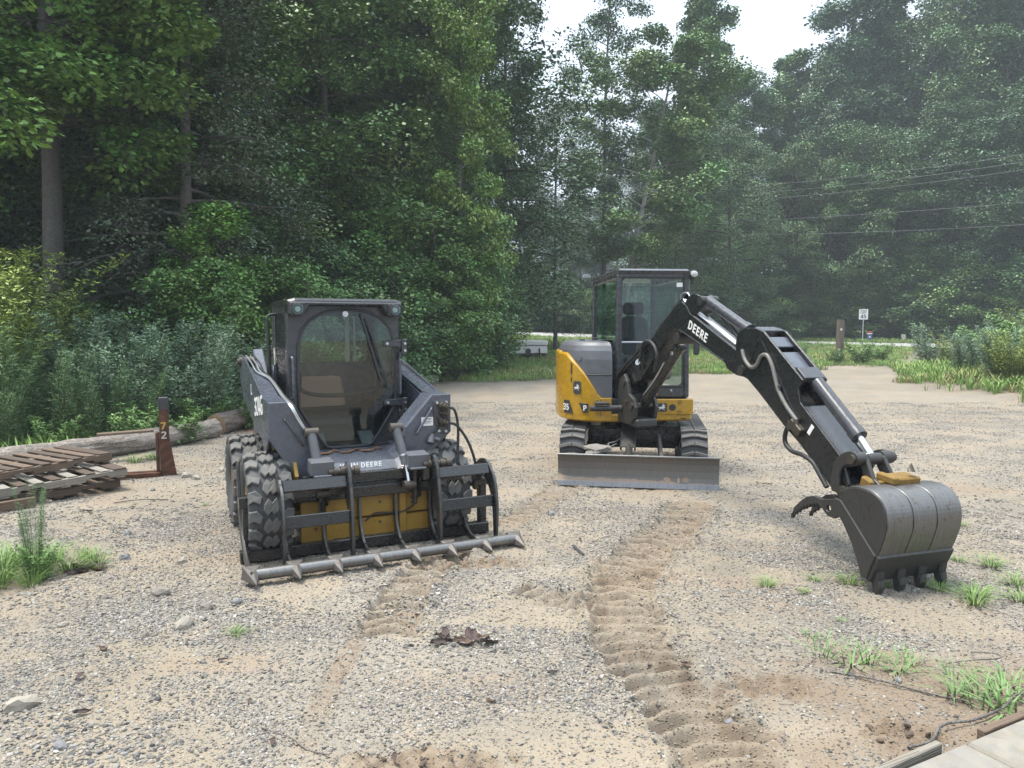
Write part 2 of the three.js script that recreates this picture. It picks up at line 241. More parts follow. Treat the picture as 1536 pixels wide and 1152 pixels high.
{
  const lines = (lo, hi, fineLo, fineHi, step, grow) => { const a = []; for (let v = fineLo; v <= fineHi; v += step) a.push(v); let s = step; for (let v = fineHi; v < hi;) { s *= grow; v += s; a.push(Math.min(v, hi)); } s = step; for (let v = fineLo; v > lo;) { s *= grow; v -= s; a.unshift(Math.max(v, lo)); } return a; };
  const xs = lines(-260, 260, -3.0, 3.4, 0.0145, 1.05), zs = lines(-300, 60, -7.6, -2.6, 0.0145, 1.04);
  const nx = xs.length, nz = zs.length, pos = new Float32Array(nx * nz * 3), col = new Float32Array(nx * nz * 3), uv = new Float32Array(nx * nz * 2);
  const mixc = (a, b, t) => [a[0] + (b[0] - a[0]) * t, a[1] + (b[1] - a[1]) * t, a[2] + (b[2] - a[2]) * t];
  for (let j = 0; j < nz; j++) for (let i = 0; i < nx; i++) {
    const x = xs[i], z = zs[j], k = j * nx + i;
    const inTracks = z > -9 && z < -2 && x > -3 && x < 4, im = inTracks ? imprint(x, z) : [0, 0, 0];
    const h = baseH(x, z) + im[0] + (inTracks ? 0.006 * n2(x * 5, z * 5) + 0.0035 * n2(x * 15, z * 15) : 0);
    pos.set([x, h, z], k * 3); uv.set([x + 0.06 * n2(x * 0.7, z * 0.7), z - 1.1 * h], k * 2);
    const s = sandAt(x, z);
    let c = mixc([0.67, 0.65, 0.615], [0.75, 0.69, 0.60], s);
    c = mixc(c, [0.56, 0.54, 0.51], 0.55 * ss(0.25, 0.8, n2(x * 0.8 - 20, z * 1.1)));
    c = mixc(c, [0.70, 0.56, 0.45], 0.4 * ss(0.45, 0.85, n2(x * 0.5 + 40, z * 1.0 + 11)));                 // red clay showing through
    c = mixc(c, [0.60, 0.495, 0.40], Math.min(1, im[2] * 0.8));                               // churned, damp earth
    c = mixc(c, [0.40, 0.315, 0.25], 0.7 * ss(0.45, 0.9, im[2] * (0.6 + 0.7 * n2(x * 7, z * 7 + 50))));
    if (x > 0.9 && z > -4.2) c = mixc(c, [0.52, 0.42, 0.335], 0.75 * ss(0.9, 1.7, x + 0.35 * n2(x * 3, z * 3)) * ss(-4.2, -3.5, z + 0.2 * n2(x * 5, z * 5)));  // bare soil by the slab
    c = mixc(c, [0.75, 0.36, 0.22], 0.85 * (1 - ss(0.5, 1.1, Math.hypot((x + 4.15) / 0.5, (z + 12.4) / 0.9) + 0.3 * n2(x * 4, z * 4))));
    c = mixc(c, [0.20, 0.19, 0.11], grassAt(x, z) * 0.9);
    const tone = 1 + 0.10 * n2(x * 0.23, z * 0.23 + 9) + 0.07 * n2(x * 1.1, z * 1.1);
    col.set(c.map((v) => v * tone), k * 3);
  }
  const idx = []; for (let j = 0; j + 1 < nz; j++) for (let i = 0; i + 1 < nx; i++) { const a = j * nx + i, b = a + 1, c = a + nx, d = c + 1; idx.push(a, c, b, b, c, d); }
  const g = new THREE.BufferGeometry(); g.setAttribute('position', new THREE.BufferAttribute(pos, 3)); g.setAttribute('color', new THREE.BufferAttribute(col, 3)); g.setAttribute('uv', new THREE.BufferAttribute(uv, 2)); g.setIndex(idx); g.computeVertexNormals();
  const m = new THREE.Mesh(g, std([0.55, 0.55, 0.555], { vertexColors: true, map: T.gravel, bumpMap: T.gravelBump, bumpScale: 0.010, roughness: 0.97 })); m.name = 'ground'; m.receiveShadow = m.castShadow = true; scene.add(struct(m));
  tag(m, 'sandy gravel yard with tyre ruts running into rough grass', 'ground');
  console.log('ground', nx, nz);
}
{ // road
  const A = V(-90, 0, -171), B = V(90, 0, 19), d = B.clone().sub(A).normalize(), n = V(-d.z, 0, d.x), rows = [[], []];
  for (let i = 0; i <= 120; i++) { const p = A.clone().lerp(B, i / 120); for (const [r, w] of [[0, -3.1], [1, 3.1]]) { const q = p.clone().addScaledVector(n, w); rows[r].push([q.x, Math.max(baseH(q.x, q.z), baseH(p.x, p.z)) + 0.05, q.z]); } }
  const o = mesh('road', sheet([rows[1], rows[0]]), std([0.30, 0.30, 0.295], { roughness: 0.75, bumpMap: T.grain, bumpScale: 0.003 })); struct(o); tag(o, 'pale worn asphalt road running past the woods', 'road');
  const line = (w0, w1) => { const a = [[], []]; for (let i = 0; i <= 120; i++) { const p = A.clone().lerp(B, i / 120); [w0, w1].forEach((w, r) => { const q = p.clone().addScaledVector(n, w); a[r].push([q.x, Math.max(baseH(p.x + n.x * 3.1, p.z + n.z * 3.1), baseH(p.x - n.x * 3.1, p.z - n.z * 3.1), baseH(p.x, p.z)) + 0.07, q.z]); }); } return sheet([a[1], a[0]]); };
  const l = mesh('edge_marking', [line(-2.85, -2.7), line(2.7, 2.85)], std([0.75, 0.75, 0.72], { roughness: 0.8 }), o);
}
function stoneGeo(seed, flatn, det = 1) { const q = rng(seed), g = new THREE.IcosahedronGeometry(1, det), p = g.attributes.position, m = new Map(); for (let i = 0; i < p.count; i++) { const k = [p.getX(i), p.getY(i), p.getZ(i)].map((v) => v.toFixed(3)).join(); if (!m.has(k)) m.set(k, (det ? 0.74 : 0.62) + q() * (det ? 0.4 : 0.62)); const s = m.get(k); p.setXYZ(i, p.getX(i) * s, p.getY(i) * s * flatn, p.getZ(i) * s * (0.75)); } g.computeVertexNormals(); return g; }
{ // loose gravel
  const q = rng(404), cand = [];
  const put = (n, z0, z1, smin, smax, pw) => { for (let i = 0; i < n; i++) { const z = -(z0 + (z1 - z0) * Math.pow(q(), 0.8)), x = (q() * 2 - 1) * (0.78 * -z + 0.3); const s = 1 - sandAt(x, z) * 0.72; const patch = 0.35 + 0.65 * ss(-0.3, 0.5, n2(x * 0.9 + 60, z * 1.2)); if (q() > s * patch) continue; const im = z > -9 ? imprint(x, z) : [0, 0, 0]; if (q() < im[1] * 0.9) continue; if (x > 1.1 && z > -3.9 && q() < 0.7) continue; if (grassAt(x, z) > 0.5) continue; cand.push([x, z, smin + (smax - smin) * Math.pow(q(), pw)]); } };
  put(380000, 2.6, 7, 0.003, 0.0115, 2.0); put(330000, 6, 17, 0.005, 0.0145, 1.8); put(5000, 2.6, 8, 0.010, 0.019, 2.2);
  for (const [cx, cz, r, n] of [[-1.85, -4.3, 0.55, 2200], [-1.75, -2.95, 0.28, 700], [-2.4, -4.7, 0.6, 1400], [-2.5, -6.2, 0.9, 1800], [-0.22, -4.02, 0.3, 600], [-0.55, -4.5, 0.3, 600], [-2.2, -3.2, 0.3, 500]]) for (let i = 0; i < n; i++) { const a = q() * 6.283, d = r * Math.pow(q(), 0.6); cand.push([cx + Math.cos(a) * d * 1.3, cz + Math.sin(a) * d * 0.7, 0.006 + 0.013 * q() * q()]); }
  const geos = [stoneGeo(1, 0.55, 0), stoneGeo(2, 0.7, 0), stoneGeo(3, 0.42, 0)].map((g) => { g.scale(1, 1, 1); return g; });
  const lists = [[], [], []]; cand.forEach((c, i) => lists[i % 3].push(c));
  const o = new THREE.Group(); o.name = 'gravel'; scene.add(o); tag(o, 'loose grey and tan gravel strewn over the yard', 'gravel', null, 'stuff');
  const mt = std([0.53, 0.527, 0.53], { roughness: 0.9 }), c = new THREE.Color();
  lists.forEach((L, v) => {
    const im = new THREE.InstancedMesh(geos[v], mt, L.length); im.name = 'pebbles'; im.userData.kind = 'stuff'; im.castShadow = im.receiveShadow = true;
    L.forEach(([x, z, s], i) => {
      _q.setFromEuler(_e.set((q() - 0.5) * 0.7, q() * 6.28, (q() - 0.5) * 0.7)); im.setMatrixAt(i, _m.compose(V(x, groundH(x, z) + s * 0.18, z), _q, V(s * (0.8 + q() * 0.5), s, s)));
      const t = q(), g = 0.62 + q() * 0.6; if (t < 0.16) c.setRGB(0.15 * g, 0.148 * g, 0.15 * g); else if (t < 0.60) c.setRGB(0.37 * g, 0.35 * g, 0.31 * g); else if (t < 0.92) c.setRGB(0.48 * g, 0.43 * g, 0.35 * g); else c.setRGB(0.58 * g, 0.56 * g, 0.52 * g); im.setColorAt(i, c);
    });
    o.add(im);
  });
  console.log('pebbles', cand.length);
}
// ---------- trees and other plants ----------
const barkMat = (c) => std(c, { map: T.bark, bumpMap: T.bark, bumpScale: 0.012, roughness: 0.95 });
const BK = { grey: barkMat([0.21, 0.195, 0.18]), dark: barkMat([0.13, 0.115, 0.10]), pale: barkMat([0.62, 0.59, 0.53]), twig: barkMat([0.26, 0.235, 0.21]) };
const leafMat = (t, rough) => std([1, 1, 1], { vertexColors: true, roughness: rough, side: THREE.DoubleSide });
const LF = { broad: leafMat(0, 0.46), fine: leafMat(0, 0.6) };
class Limbs { // tapered, round-sectioned branches
  constructor() { this.p = []; this.n = []; this.u = []; }
  add(pts, r0, r1, seg = 6) {
    const N = pts.length, ring = []; let X = V(1, 0, 0);
    for (let i = 0; i < N; i++) {
      const d = (pts[Math.min(N - 1, i + 1)]).clone().sub(pts[Math.max(0, i - 1)]).normalize(); X.addScaledVector(d, -X.dot(d)); if (X.lengthSq() < 1e-4) X.set(0, 0, 1).addScaledVector(d, -d.z); X.normalize(); const Y = d.clone().cross(X), r = r0 + (r1 - r0) * i / (N - 1), row = [];
      for (let k = 0; k <= seg; k++) { const a = k / seg * 6.28318, n = X.clone().multiplyScalar(Math.cos(a)).addScaledVector(Y, Math.sin(a)); row.push([pts[i].clone().addScaledVector(n, r), n, k / seg * 6.283 * Math.max(r0, 0.02) * 1.2, i]); } ring.push(row);
    }
    let L = 0; const vs = [0]; for (let i = 1; i < N; i++) { L += pts[i].distanceTo(pts[i - 1]); vs.push(L * 0.8); }
    const put = (q) => { this.p.push(q[0].x, q[0].y, q[0].z); this.n.push(q[1].x, q[1].y, q[1].z); this.u.push(q[2], vs[q[3]]); };
    for (let i = 0; i + 1 < N; i++) for (let k = 0; k < seg; k++) for (const q of [ring[i][k], ring[i][k + 1], ring[i + 1][k + 1], ring[i][k], ring[i + 1][k + 1], ring[i + 1][k]]) put(q);
  }
  geo() { const g = new THREE.BufferGeometry(); g.setAttribute('position', new THREE.BufferAttribute(new Float32Array(this.p), 3)); g.setAttribute('normal', new THREE.BufferAttribute(new Float32Array(this.n), 3)); g.setAttribute('uv', new THREE.BufferAttribute(new Float32Array(this.u), 2)); return g; }
}
class Leaves { // separate folded leaves
  constructor(q) { this.q = q; this.p = []; this.c = []; this.i = []; }
  leaf(x, y, z, dx, dy, dz, len, wid, c, roll) {
    const l = Math.hypot(dx, dy, dz) || 1; dx /= l; dy /= l; dz /= l;
    let sx = -dz, sy = 0, sz = dx; const sl = Math.hypot(sx, sz) || 1; sx /= sl; sz /= sl;
    const ux = dy * sz - dz * sy, uy = dz * sx - dx * sz, uz = dx * sy - dy * sx; // up of the leaf
    const cr = Math.cos(roll), sr = Math.sin(roll), ax = sx * cr + ux * sr, ay = sy * cr + uy * sr, az = sz * cr + uz * sr;
    const b = this.p.length / 3, m = 0.45 * len, f = 0.14 * wid;
    this.p.push(x, y, z, x + dx * m + ax * wid + ux * f, y + dy * m + ay * wid + uy * f, z + dz * m + az * wid + uz * f, x + dx * len, y + dy * len, z + dz * len, x + dx * m - ax * wid + ux * f, y + dy * m - ay * wid + uy * f, z + dz * m - az * wid + uz * f);
    for (let k = 0; k < 4; k++) this.c.push(c[0], c[1], c[2]);
    this.i.push(b, b + 1, b + 2, b, b + 2, b + 3);
  }
  clump(c, rad, flatn, n, len, wid, col, droop = 0.25) {
    const q = this.q, g = 0.72 + q() * 0.56, w = 0.86 + q() * 0.34;
    for (let k = 0; k < n; k++) {
      const a = q() * 6.283, u = q() * 2 - 1, s = Math.sqrt(1 - u * u), r = rad * (0.35 + 0.65 * Math.pow(q(), 0.5)), ox = Math.cos(a) * s * r, oy = u * r * flatn, oz = Math.sin(a) * s * r;
      const v = g * (0.82 + q() * 0.36), cc = [col[0] * v * w, col[1] * v, col[2] * v * (0.8 + q() * 0.4)];
      const L = len * (0.65 + q() * 0.6); this.leaf(c.x + ox, c.y + oy, c.z + oz, ox / r + (q() - 0.5) * 1.1, (q() - 0.5) * 1.0 - droop, oz / r + (q() - 0.5) * 1.1, L, wid * (0.7 + q() * 0.6) * L, cc, (q() - 0.5) * 1.5);
    }
  }
  geo() { const g = new THREE.BufferGeometry(); g.setAttribute('position', new THREE.BufferAttribute(new Float32Array(this.p), 3)); g.setAttribute('color', new THREE.BufferAttribute(new Float32Array(this.c), 3)); g.setIndex(this.i); const ng = g.toNonIndexed(); ng.computeVertexNormals(); return ng; }
}
const protos = {};
function treeProto(name, o) {
  const q = rng(o.seed), L = new Limbs(), F = new Leaves(q), H = o.H, rnd = (a, b) => a + (b - a) * q();
  const lean = o.lean || [0, 0], trunk = []; const tn_ = 12;
  for (let i = 0; i <= tn_; i++) { const t = i / tn_; trunk.push(V(lean[0] * t + 0.012 * H * Math.sin(t * 5 + o.seed) * t, -0.2 + (H * 0.96 + 0.2) * t, lean[1] * t + 0.012 * H * Math.cos(t * 4 + o.seed * 2) * t)); }
  L.add(trunk, o.r, o.r * 0.16, 10);
  const at = (t) => { const f = t * tn_, i = Math.min(tn_ - 1, Math.floor(f)); return trunk[i].clone().lerp(trunk[i + 1], f - i); };
  const clumps = [];
  for (let k = 0; k < o.limbs; k++) {
    const t = o.from + (0.985 - o.from) * Math.pow((k + q()) / o.limbs, o.bias || 1), a = k * 2.39996 + rnd(-0.5, 0.5), prof = o.profile((t - o.from) / (1 - o.from));
    const len = o.spread * prof * rnd(0.7, 1.15), base = at(t), up = (o.up ?? 0.5) * rnd(0.6, 1.4), pts = [base], n = 5; let d = V(Math.cos(a), up, Math.sin(a)).normalize();
    for (let i = 1; i <= n; i++) { d.y -= (o.droop ?? 0.12) * rnd(0.5, 1.5); d.x += rnd(-0.16, 0.16); d.z += rnd(-0.16, 0.16); d.normalize(); pts.push(pts[i - 1].clone().addScaledVector(d, len / n)); }
    const r = Math.max(0.012, o.r * 0.42 * (1 - t * 0.75) * Math.min(1, len / o.spread + 0.25)); L.add(pts, r, r * 0.2, 5);
    for (let s = 0; s < o.subs; s++) {
      const f = rnd(0.3, 1) * n, i = Math.min(n - 1, Math.floor(f)), p = pts[i].clone().lerp(pts[i + 1], f - i), dd = d.clone().add(V(rnd(-1, 1), rnd(-0.5, 0.7), rnd(-1, 1))).normalize(), l2 = len * rnd(0.15, 0.4) + 0.2, e = p.clone().addScaledVector(dd, l2 * 0.55), e2 = e.clone().addScaledVector(dd, l2 * 0.45).add(V(0, -l2 * 0.12, 0));
      L.add([p, e, e2], r * 0.4, Math.max(0.004, r * 0.12), 4); clumps.push(e2); if (q() < 0.6) clumps.push(e);
      if (o.bare) for (let b = 0; b < o.bare; b++) { const s0 = p.clone().lerp(e2, q()), bd = V(rnd(-1, 1), rnd(-0.6, 0.9), rnd(-1, 1)).normalize(), bl = rnd(0.25, 0.8); L.add([s0, s0.clone().addScaledVector(bd, bl * 0.5).add(V(0, -0.03, 0)), s0.clone().addScaledVector(bd, bl)], 0.008, 0.003, 3); }
    }
    clumps.push(pts[n]);
  }
  clumps.push(at(0.99));
  const per = Math.max(3, Math.round(o.leaves / clumps.length));
  for (const c of clumps) F.clump(c, o.clump * rnd(0.6, 1.25), o.flat ?? 0.6, Math.round(per * rnd(0.6, 1.4)), o.len, o.wid, o.col, o.leafDroop);
  const g = new THREE.Group(); g.name = name;
  const tm = new THREE.Mesh(L.geo(), o.bark), cm = new THREE.Mesh(F.geo(), o.lm || LF.broad); tm.name = 'trunk'; cm.name = 'crown';
  tm.castShadow = tm.receiveShadow = cm.castShadow = cm.receiveShadow = true; g.add(tm, cm); protos[name] = g; g.H0 = H; return g;
}
const round = (t) => 0.35 + 0.65 * Math.sin(Math.min(1, t * 0.9 + 0.12) * Math.PI) , cone = (t) => 1.05 - 0.85 * t, full = (t) => Math.min(1, 0.55 + t * 2) * (1.02 - 0.6 * t * t);
const G1 = [0.076, 0.142, 0.050], G2 = [0.112, 0.196, 0.054], G3 = [0.066, 0.124, 0.054], G4 = [0.050, 0.080, 0.044];
treeProto('tulip_tree', { seed: 1, H: 18, r: 0.21, from: 0.31, limbs: 58, bias: 1.6, spread: 3.7, subs: 5, leaves: 105000, clump: 0.6, len: 0.125, wid: 0.40, col: [0.1105, 0.208, 0.0442], profile: full, up: 0.42, droop: 0.15, bark: BK.grey });
treeProto('broadleaf_tree', { seed: 2, H: 16, r: 0.19, from: 0.06, limbs: 52, spread: 3.7, subs: 5, leaves: 50000, clump: 0.76, len: 0.125, wid: 0.4, col: G1, profile: full, up: 0.4, droop: 0.14, bark: BK.dark });
treeProto('oak_tree', { seed: 3, H: 17, r: 0.22, from: 0.10, limbs: 46, spread: 4.2, subs: 5, leaves: 48000, clump: 0.84, len: 0.135, wid: 0.36, col: G3, profile: round, up: 0.45, droop: 0.12, bark: BK.dark });
treeProto('cedar_tree', { seed: 4, H: 13, r: 0.17, from: 0.08, limbs: 70, spread: 3.1, subs: 6, leaves: 80000, clump: 0.55, flat: 0.45, len: 0.085, wid: 0.3, col: [0.0715, 0.1014, 0.0572], profile: cone, up: 0.15, droop: 0.10, bare: 2, bark: BK.twig, lm: LF.fine });
treeProto('sweetgum_tree', { seed: 5, H: 14, r: 0.14, from: 0.08, limbs: 48, spread: 2.3, subs: 5, leaves: 42000, clump: 0.55, len: 0.13, wid: 0.45, col: G2, profile: full, up: 0.5, droop: 0.12, bark: BK.grey });
treeProto('slender_tree', { seed: 6, H: 27, r: 0.19, from: 0.33, limbs: 34, spread: 2.8, subs: 5, leaves: 30000, clump: 0.75, len: 0.17, wid: 0.42, col: [0.0754, 0.1365, 0.0546], profile: full, up: 0.6, droop: 0.1, bark: BK.grey });
treeProto('forest_tree', { seed: 7, H: 28, r: 0.32, from: 0.12, limbs: 42, spread: 5.2, subs: 6, leaves: 64000, clump: 1.2, flat: 0.78, len: 0.25, wid: 0.42, col: [0.076, 0.144, 0.064], profile: full, up: 0.5, droop: 0.12, bark: BK.dark });
treeProto('tall_poplar', { seed: 8, H: 30, r: 0.30, from: 0.15, limbs: 44, spread: 4.4, subs: 6, leaves: 60000, clump: 1.0, flat: 0.7, len: 0.24, wid: 0.45, col: [0.086, 0.158, 0.062], profile: cone, up: 0.55, droop: 0.10, bark: BK.grey });
treeProto('shrub', { seed: 9, H: 3.6, r: 0.06, from: 0.03, limbs: 30, spread: 1.7, subs: 4, leaves: 26000, clump: 0.42, len: 0.085, wid: 0.42, col: [0.080, 0.152, 0.050], profile: full, up: 0.9, droop: 0.14, bark: BK.twig });
treeProto('sycamore_tree', { seed: 10, H: 18, r: 0.2, from: 0.25, limbs: 40, spread: 4.4, subs: 5, leaves: 60000, clump: 0.85, len: 0.17, wid: 0.42, col: [0.0858, 0.1586, 0.0598], profile: round, up: 0.7, droop: 0.1, lean: [3.0, 0], bark: BK.pale });
treeProto('maple_sapling', { seed: 12, H: 6.5, r: 0.06, from: 0.08, limbs: 30, spread: 1.7, subs: 4, leaves: 20000, clump: 0.4, len: 0.11, wid: 0.45, col: [0.0936, 0.182, 0.0468], profile: full, up: 0.5, droop: 0.14, bark: BK.twig });
const treeUsed = new Set();
const tints = {}; // crowns of one kind differ a little in colour from tree to tree
for (const k of ['broad', 'fine']) tints[k] = [[1.2, 1.18, 1.15], [1.42, 1.36, 1.1], [1.0, 1.04, 1.1], [1.3, 1.32, 1.05], [1.1, 1.18, 1.22]].map(([r, g, b]) => { const m = LF[k].clone(); m.color.setRGB(r, g, b); return m; });
let tintAt = 0;
function tree(kind, x, z, H, turn, label, group, widen = 1, tiltX = 0) {
  const P = protos[kind], s = H / P.H0; let o = treeUsed.has(kind) ? P.clone() : P; treeUsed.add(kind);
  o.name = numbered(kind); o.userData = {}; { const cr = o.children[1], fam = ['fine'].find((f) => cr.material === LF[f] || tints[f].includes(cr.material)) || 'broad'; cr.material = tints[fam][(tintAt += 2) % 5]; } o.position.set(x, baseH(x, z), z); o.rotation.set(0, turn, tiltX); o.scale.set(s * widen, s, s * widen); scene.add(o); return tag(o, label, kind === 'shrub' ? 'bush' : 'tree', group);
}
const X = (px, D) => (px - 768) / 1120 * D; // metres to the side at a distance D, for the layout below
// edge of the wood beside the yard
tree('tulip_tree', -9.35, -15.2, 19, 0.6, 'tall tulip tree with bare grey lower trunk and bright green leaves above', null, 1, -0.02);
tree('cedar_tree', -7.4, -17.2, 13.5, 0, 'grey-green fine-leaved tree with a tangle of bare twigs', null, 1.05);
tree('sweetgum_tree', -1.75, -24.6, 14.5, 1, 'slim light green sweetgum standing out before the dark wood', null, 0.66);
tree('broadleaf_tree', -5.9, -23.5, 17, 2.0, 'dense mid green tree between the twiggy grey-green tree and the slim sweetgum', null, 1);

[['oak_tree', -13.5, -19, 18], ['broadleaf_tree', -17.5, -16, 17], ['oak_tree', -11.5, -24, 20], ['broadleaf_tree', -8.6, -26, 20], ['oak_tree', -4.4, -29, 20], ['oak_tree', -2.6, -33, 22], ['broadleaf_tree', -5.4, -34, 24], ['forest_tree', -10, -34, 26], ['forest_tree', -16, -30, 26], ['broadleaf_tree', -14.5, -26, 20], ['oak_tree', -20, -23, 20], ['broadleaf_tree', -22, -18, 18], ['forest_tree', -24, -32, 27], ['tall_poplar', -6.5, -42, 30], ['forest_tree', -13, -43, 30], ['forest_tree', -20, -43, 30], ['tall_poplar', -28, -40, 30], ['oak_tree', -3.6, -39, 19], ['broadleaf_tree', -3.2, -46, 23], ['tall_poplar', -9, -52, 32], ['forest_tree', -18, -54, 32], ['forest_tree', -27, -52, 32], ['oak_tree', -26, -25, 20], ['broadleaf_tree', -7.0, -20.8, 14], ['oak_tree', -12.9, -18.6, 13], ['broadleaf_tree', -3.6, -25.4, 11],
].forEach(([k, x, z, H], i) => { const [l, g] = { oak_tree: ['dark round-crowned broadleaf tree in the dense wood beside the yard', 'dark round-crowned trees of the near wood'], broadleaf_tree: ['mid green tree with layered branches in the dense wood beside the yard', 'layered mid green trees of the near wood'], forest_tree: ['very tall wide tree standing deep inside the wood beside the yard', 'tall wide trees deep in the near wood'], tall_poplar: ['tall narrowing poplar standing deep inside the wood beside the yard', 'tall poplars deep in the near wood'] }[k]; tree(k, x, z, H, i * 1.7, l, g); });
for (const [x, z, H, i] of [[X(28, 21), -21, 22, 0], [X(122, 19), -19, 21, 1], [X(152, 20.5), -20.5, 20, 2], [X(585, 30), -30, 24, 3], [X(255, 23), -23, 20, 4]]) tree('slender_tree', x, z, H, i * 2.1, 'straight bare trunk rising in the shade of the wood', 'shaded trunks inside the wood', 0.9);
tree('slender_tree', X(757, 33), -33, 27, 1.2, 'tall thin tree rising straight above the bushes by the white trailer', null, 0.55);
tree('slender_tree', X(722, 31), -31, 22, 3.2, 'thin grey trunk beside the tall thin tree', null, 0.7);
// under the edge
const edgeB = 'bushes along the edge of the wood';
[[-6.2, -14.9, 2.9], [-5.1, -16.5, 3.0], [-8.2, -14.6, 2.0], [-4.9, -19.6, 3.6], [-3.9, -21.4, 3.4], [-10.8, -14.2, 2.0], [-12.8, -14.5, 2.3], [-3.3, -23.8, 4.0], [-6.6, -18.2, 4.0], [-14.6, -16.2, 4], [-9.9, -17.6, 2.8], [-5.6, -21.5, 4]].forEach(([x, z, H], i) => tree('shrub', x, z, H, i * 1.3, 'green leafy bush along the edge of the wood', edgeB, 1.05));
[[X(672, 27.5), -27.5, 5.2], [X(700, 28.5), -28.5, 4.8], [X(640, 26), -26, 4.6], [X(712, 31), -31, 4.4]].forEach(([x, z, H], i) => tree('shrub', x, z, H, i * 2 + 1, 'tall bush in the clump beside the white trailer', 'tall bushes beside the white trailer', 0.9));
[[X(600, 24), -24, 6.5], [X(655, 23.6), -23.6, 5.6], [X(690, 25.2), -25.2, 6.0], [X(706, 26.5), -26.5, 5.2], [X(712, 29.5), -29.5, 6.2], [X(330, 15.6), -15.6, 4.4], [X(545, 22), -22, 6]].forEach(([x, z, H], i) => tree('maple_sapling', x, z, H, i * 1.9, 'light green sapling before the dark wood', 'saplings along the wood'));
// middle group before the road
tree('oak_tree', X(833, 42), -42, 14.2, 0.4, 'dark round-crowned tree with bare trunk behind the white trailer', null, 0.72);
tree('slender_tree', X(906, 48), -48, 30, 4.0, 'tallest thin tree with sparse open crown behind the excavator cab', null, 0.72);
tree('sycamore_tree', X(925, 46), -46, 19, -0.1, 'pale leaning sycamore with arching branches behind the excavator', null, 1);
tree('tall_poplar', X(1045, 60), -60, 30, 0.9, 'tall tree rising behind the leaning sycamore', null, 0.85);
tree('oak_tree', X(1090, 52), -52, 15.5, 2.2, 'dark dense tree with a broken top beside the power lines', null, 0.85);
tree('broadleaf_tree', X(1010, 50), -50, 14, 1.2, 'leafy tree filling in below the leaning sycamore', null, 0.9);
tree('forest_tree', X(985, 66), -66, 21, 2.4, 'broad tree farther back than the sparse thin tree', null, 0.8);

[[1125, 71, 25], [1178, 74, 28], [1232, 70, 26], [1262, 72, 32], [1318, 70, 33], [1372, 68, 31], [1432, 70, 35], [1492, 66, 33], [1556, 66, 33], [1620, 64, 33], [1690, 62, 31], [1770, 60, 32], [1860, 58, 30], [1960, 56, 31], [1150, 84, 27], [1205, 88, 29], [1290, 88, 34], [1350, 86, 35], [1410, 88, 36], [1470, 84, 37], [1540, 82, 36], [1080, 78, 26], [1030, 82, 27], [980, 84, 24], [925, 84, 17], [870, 84, 15], [820, 82, 14], [780, 80, 17], [900, 96, 16], [845, 98, 15], [1180, 64, 17], [1290, 62, 18], [1400, 60, 19], [1470, 58, 18], [1545, 57, 20], [1240, 62, 15], [1340, 61, 16],
].forEach(([px, D, H], i) => tree(H < 22 ? 'oak_tree' : ['forest_tree', 'tall_poplar', 'oak_tree'][i % 3], X(px, D), -D, H, i * 2.3, ...(H < 22 ? ['lower hazy tree along the front of the wood across the road', 'lower trees across the road'] : i % 3 === 1 ? ['tall narrowing hazy poplar in the wood across the road', 'poplars across the road'] : ['tall broad hazy tree in the wood across the road', 'tall broad trees across the road']), H < 22 ? 1.1 : i % 3 === 2 ? 0.8 : 0.95));
const vergeL = 'low leafy bush on the far side of the road', vergeG = 'bushes across the road';
for (let i = 0; i < 36; i++) { const px = 790 + i * 27, D = px < 1000 ? 77 - (px - 790) * 0.02 : 67 - (px - 1000) * 0.022; tree('shrub', X(px, D) + rr(-0.6, 0.6), -D + rr(-1, 1), rr(3.6, 6.0), i * 1.1, vergeL, vergeG, 1.25); }

// herbs
function herbProto(name, o) {
  const q = rng(o.seed), L = new Limbs(), F = new Leaves(q), rnd = (a, b) => a + (b - a) * q();
  for (let s = 0; s < o.stems; s++) {
    const a = q() * 6.283, r = o.foot * Math.sqrt(q()), h = o.H * rnd(0.6, 1.05), out = rnd(0.1, 0.35) * o.splay, pts = [];
    for (let i = 0; i <= 5; i++) { const t = i / 5; pts.push(V(Math.cos(a) * (r + out * h * t * t) + rnd(-0.02, 0.02), h * t - 0.03, Math.sin(a) * (r + out * h * t * t) + rnd(-0.02, 0.02))); }
    L.add(pts, o.stemR, o.stemR * 0.35, 4);
    const g = rnd(0.78, 1.25);
    for (let k = 0; k < o.leaves; k++) { const t = o.low + (1.02 - o.low) * Math.pow(q(), 0.8), f = Math.min(4.999, t * 5), i = Math.floor(f), p = pts[i].clone().lerp(pts[i + 1], f - i), b = q() * 6.283, br = o.branch * (1.15 - t) * q(), v = g * rnd(0.8, 1.2), L0 = o.len * rnd(0.6, 1.3) * (1.1 - 0.4 * t);
      F.leaf(p.x + Math.cos(b) * br, p.y + br * 0.35, p.z + Math.sin(b) * br, Math.cos(b), rnd(-0.2, 0.9), Math.sin(b), L0, o.wid * L0, [o.col[0] * v, o.col[1] * v, o.col[2] * v * rnd(0.85, 1.15)], rnd(-0.7, 0.7)); }
  }
  const g = new THREE.Group(); g.name = name; const a = new THREE.Mesh(L.geo(), o.stemM || BK.herb), b = new THREE.Mesh(F.geo(), LF.fine); a.name = "stems"; a.userData.kind = "stuff"; b.name = 'leaves'; b.userData.kind = 'stuff'; a.castShadow = b.castShadow = a.receiveShadow = b.receiveShadow = true; g.add(a, b); g.H0 = o.H; protos[name] = g; return g;
}
BK.herb = std([0.09, 0.11, 0.04], { roughness: 0.8 }); BK.straw = std([0.20, 0.14, 0.08], { roughness: 0.9 });
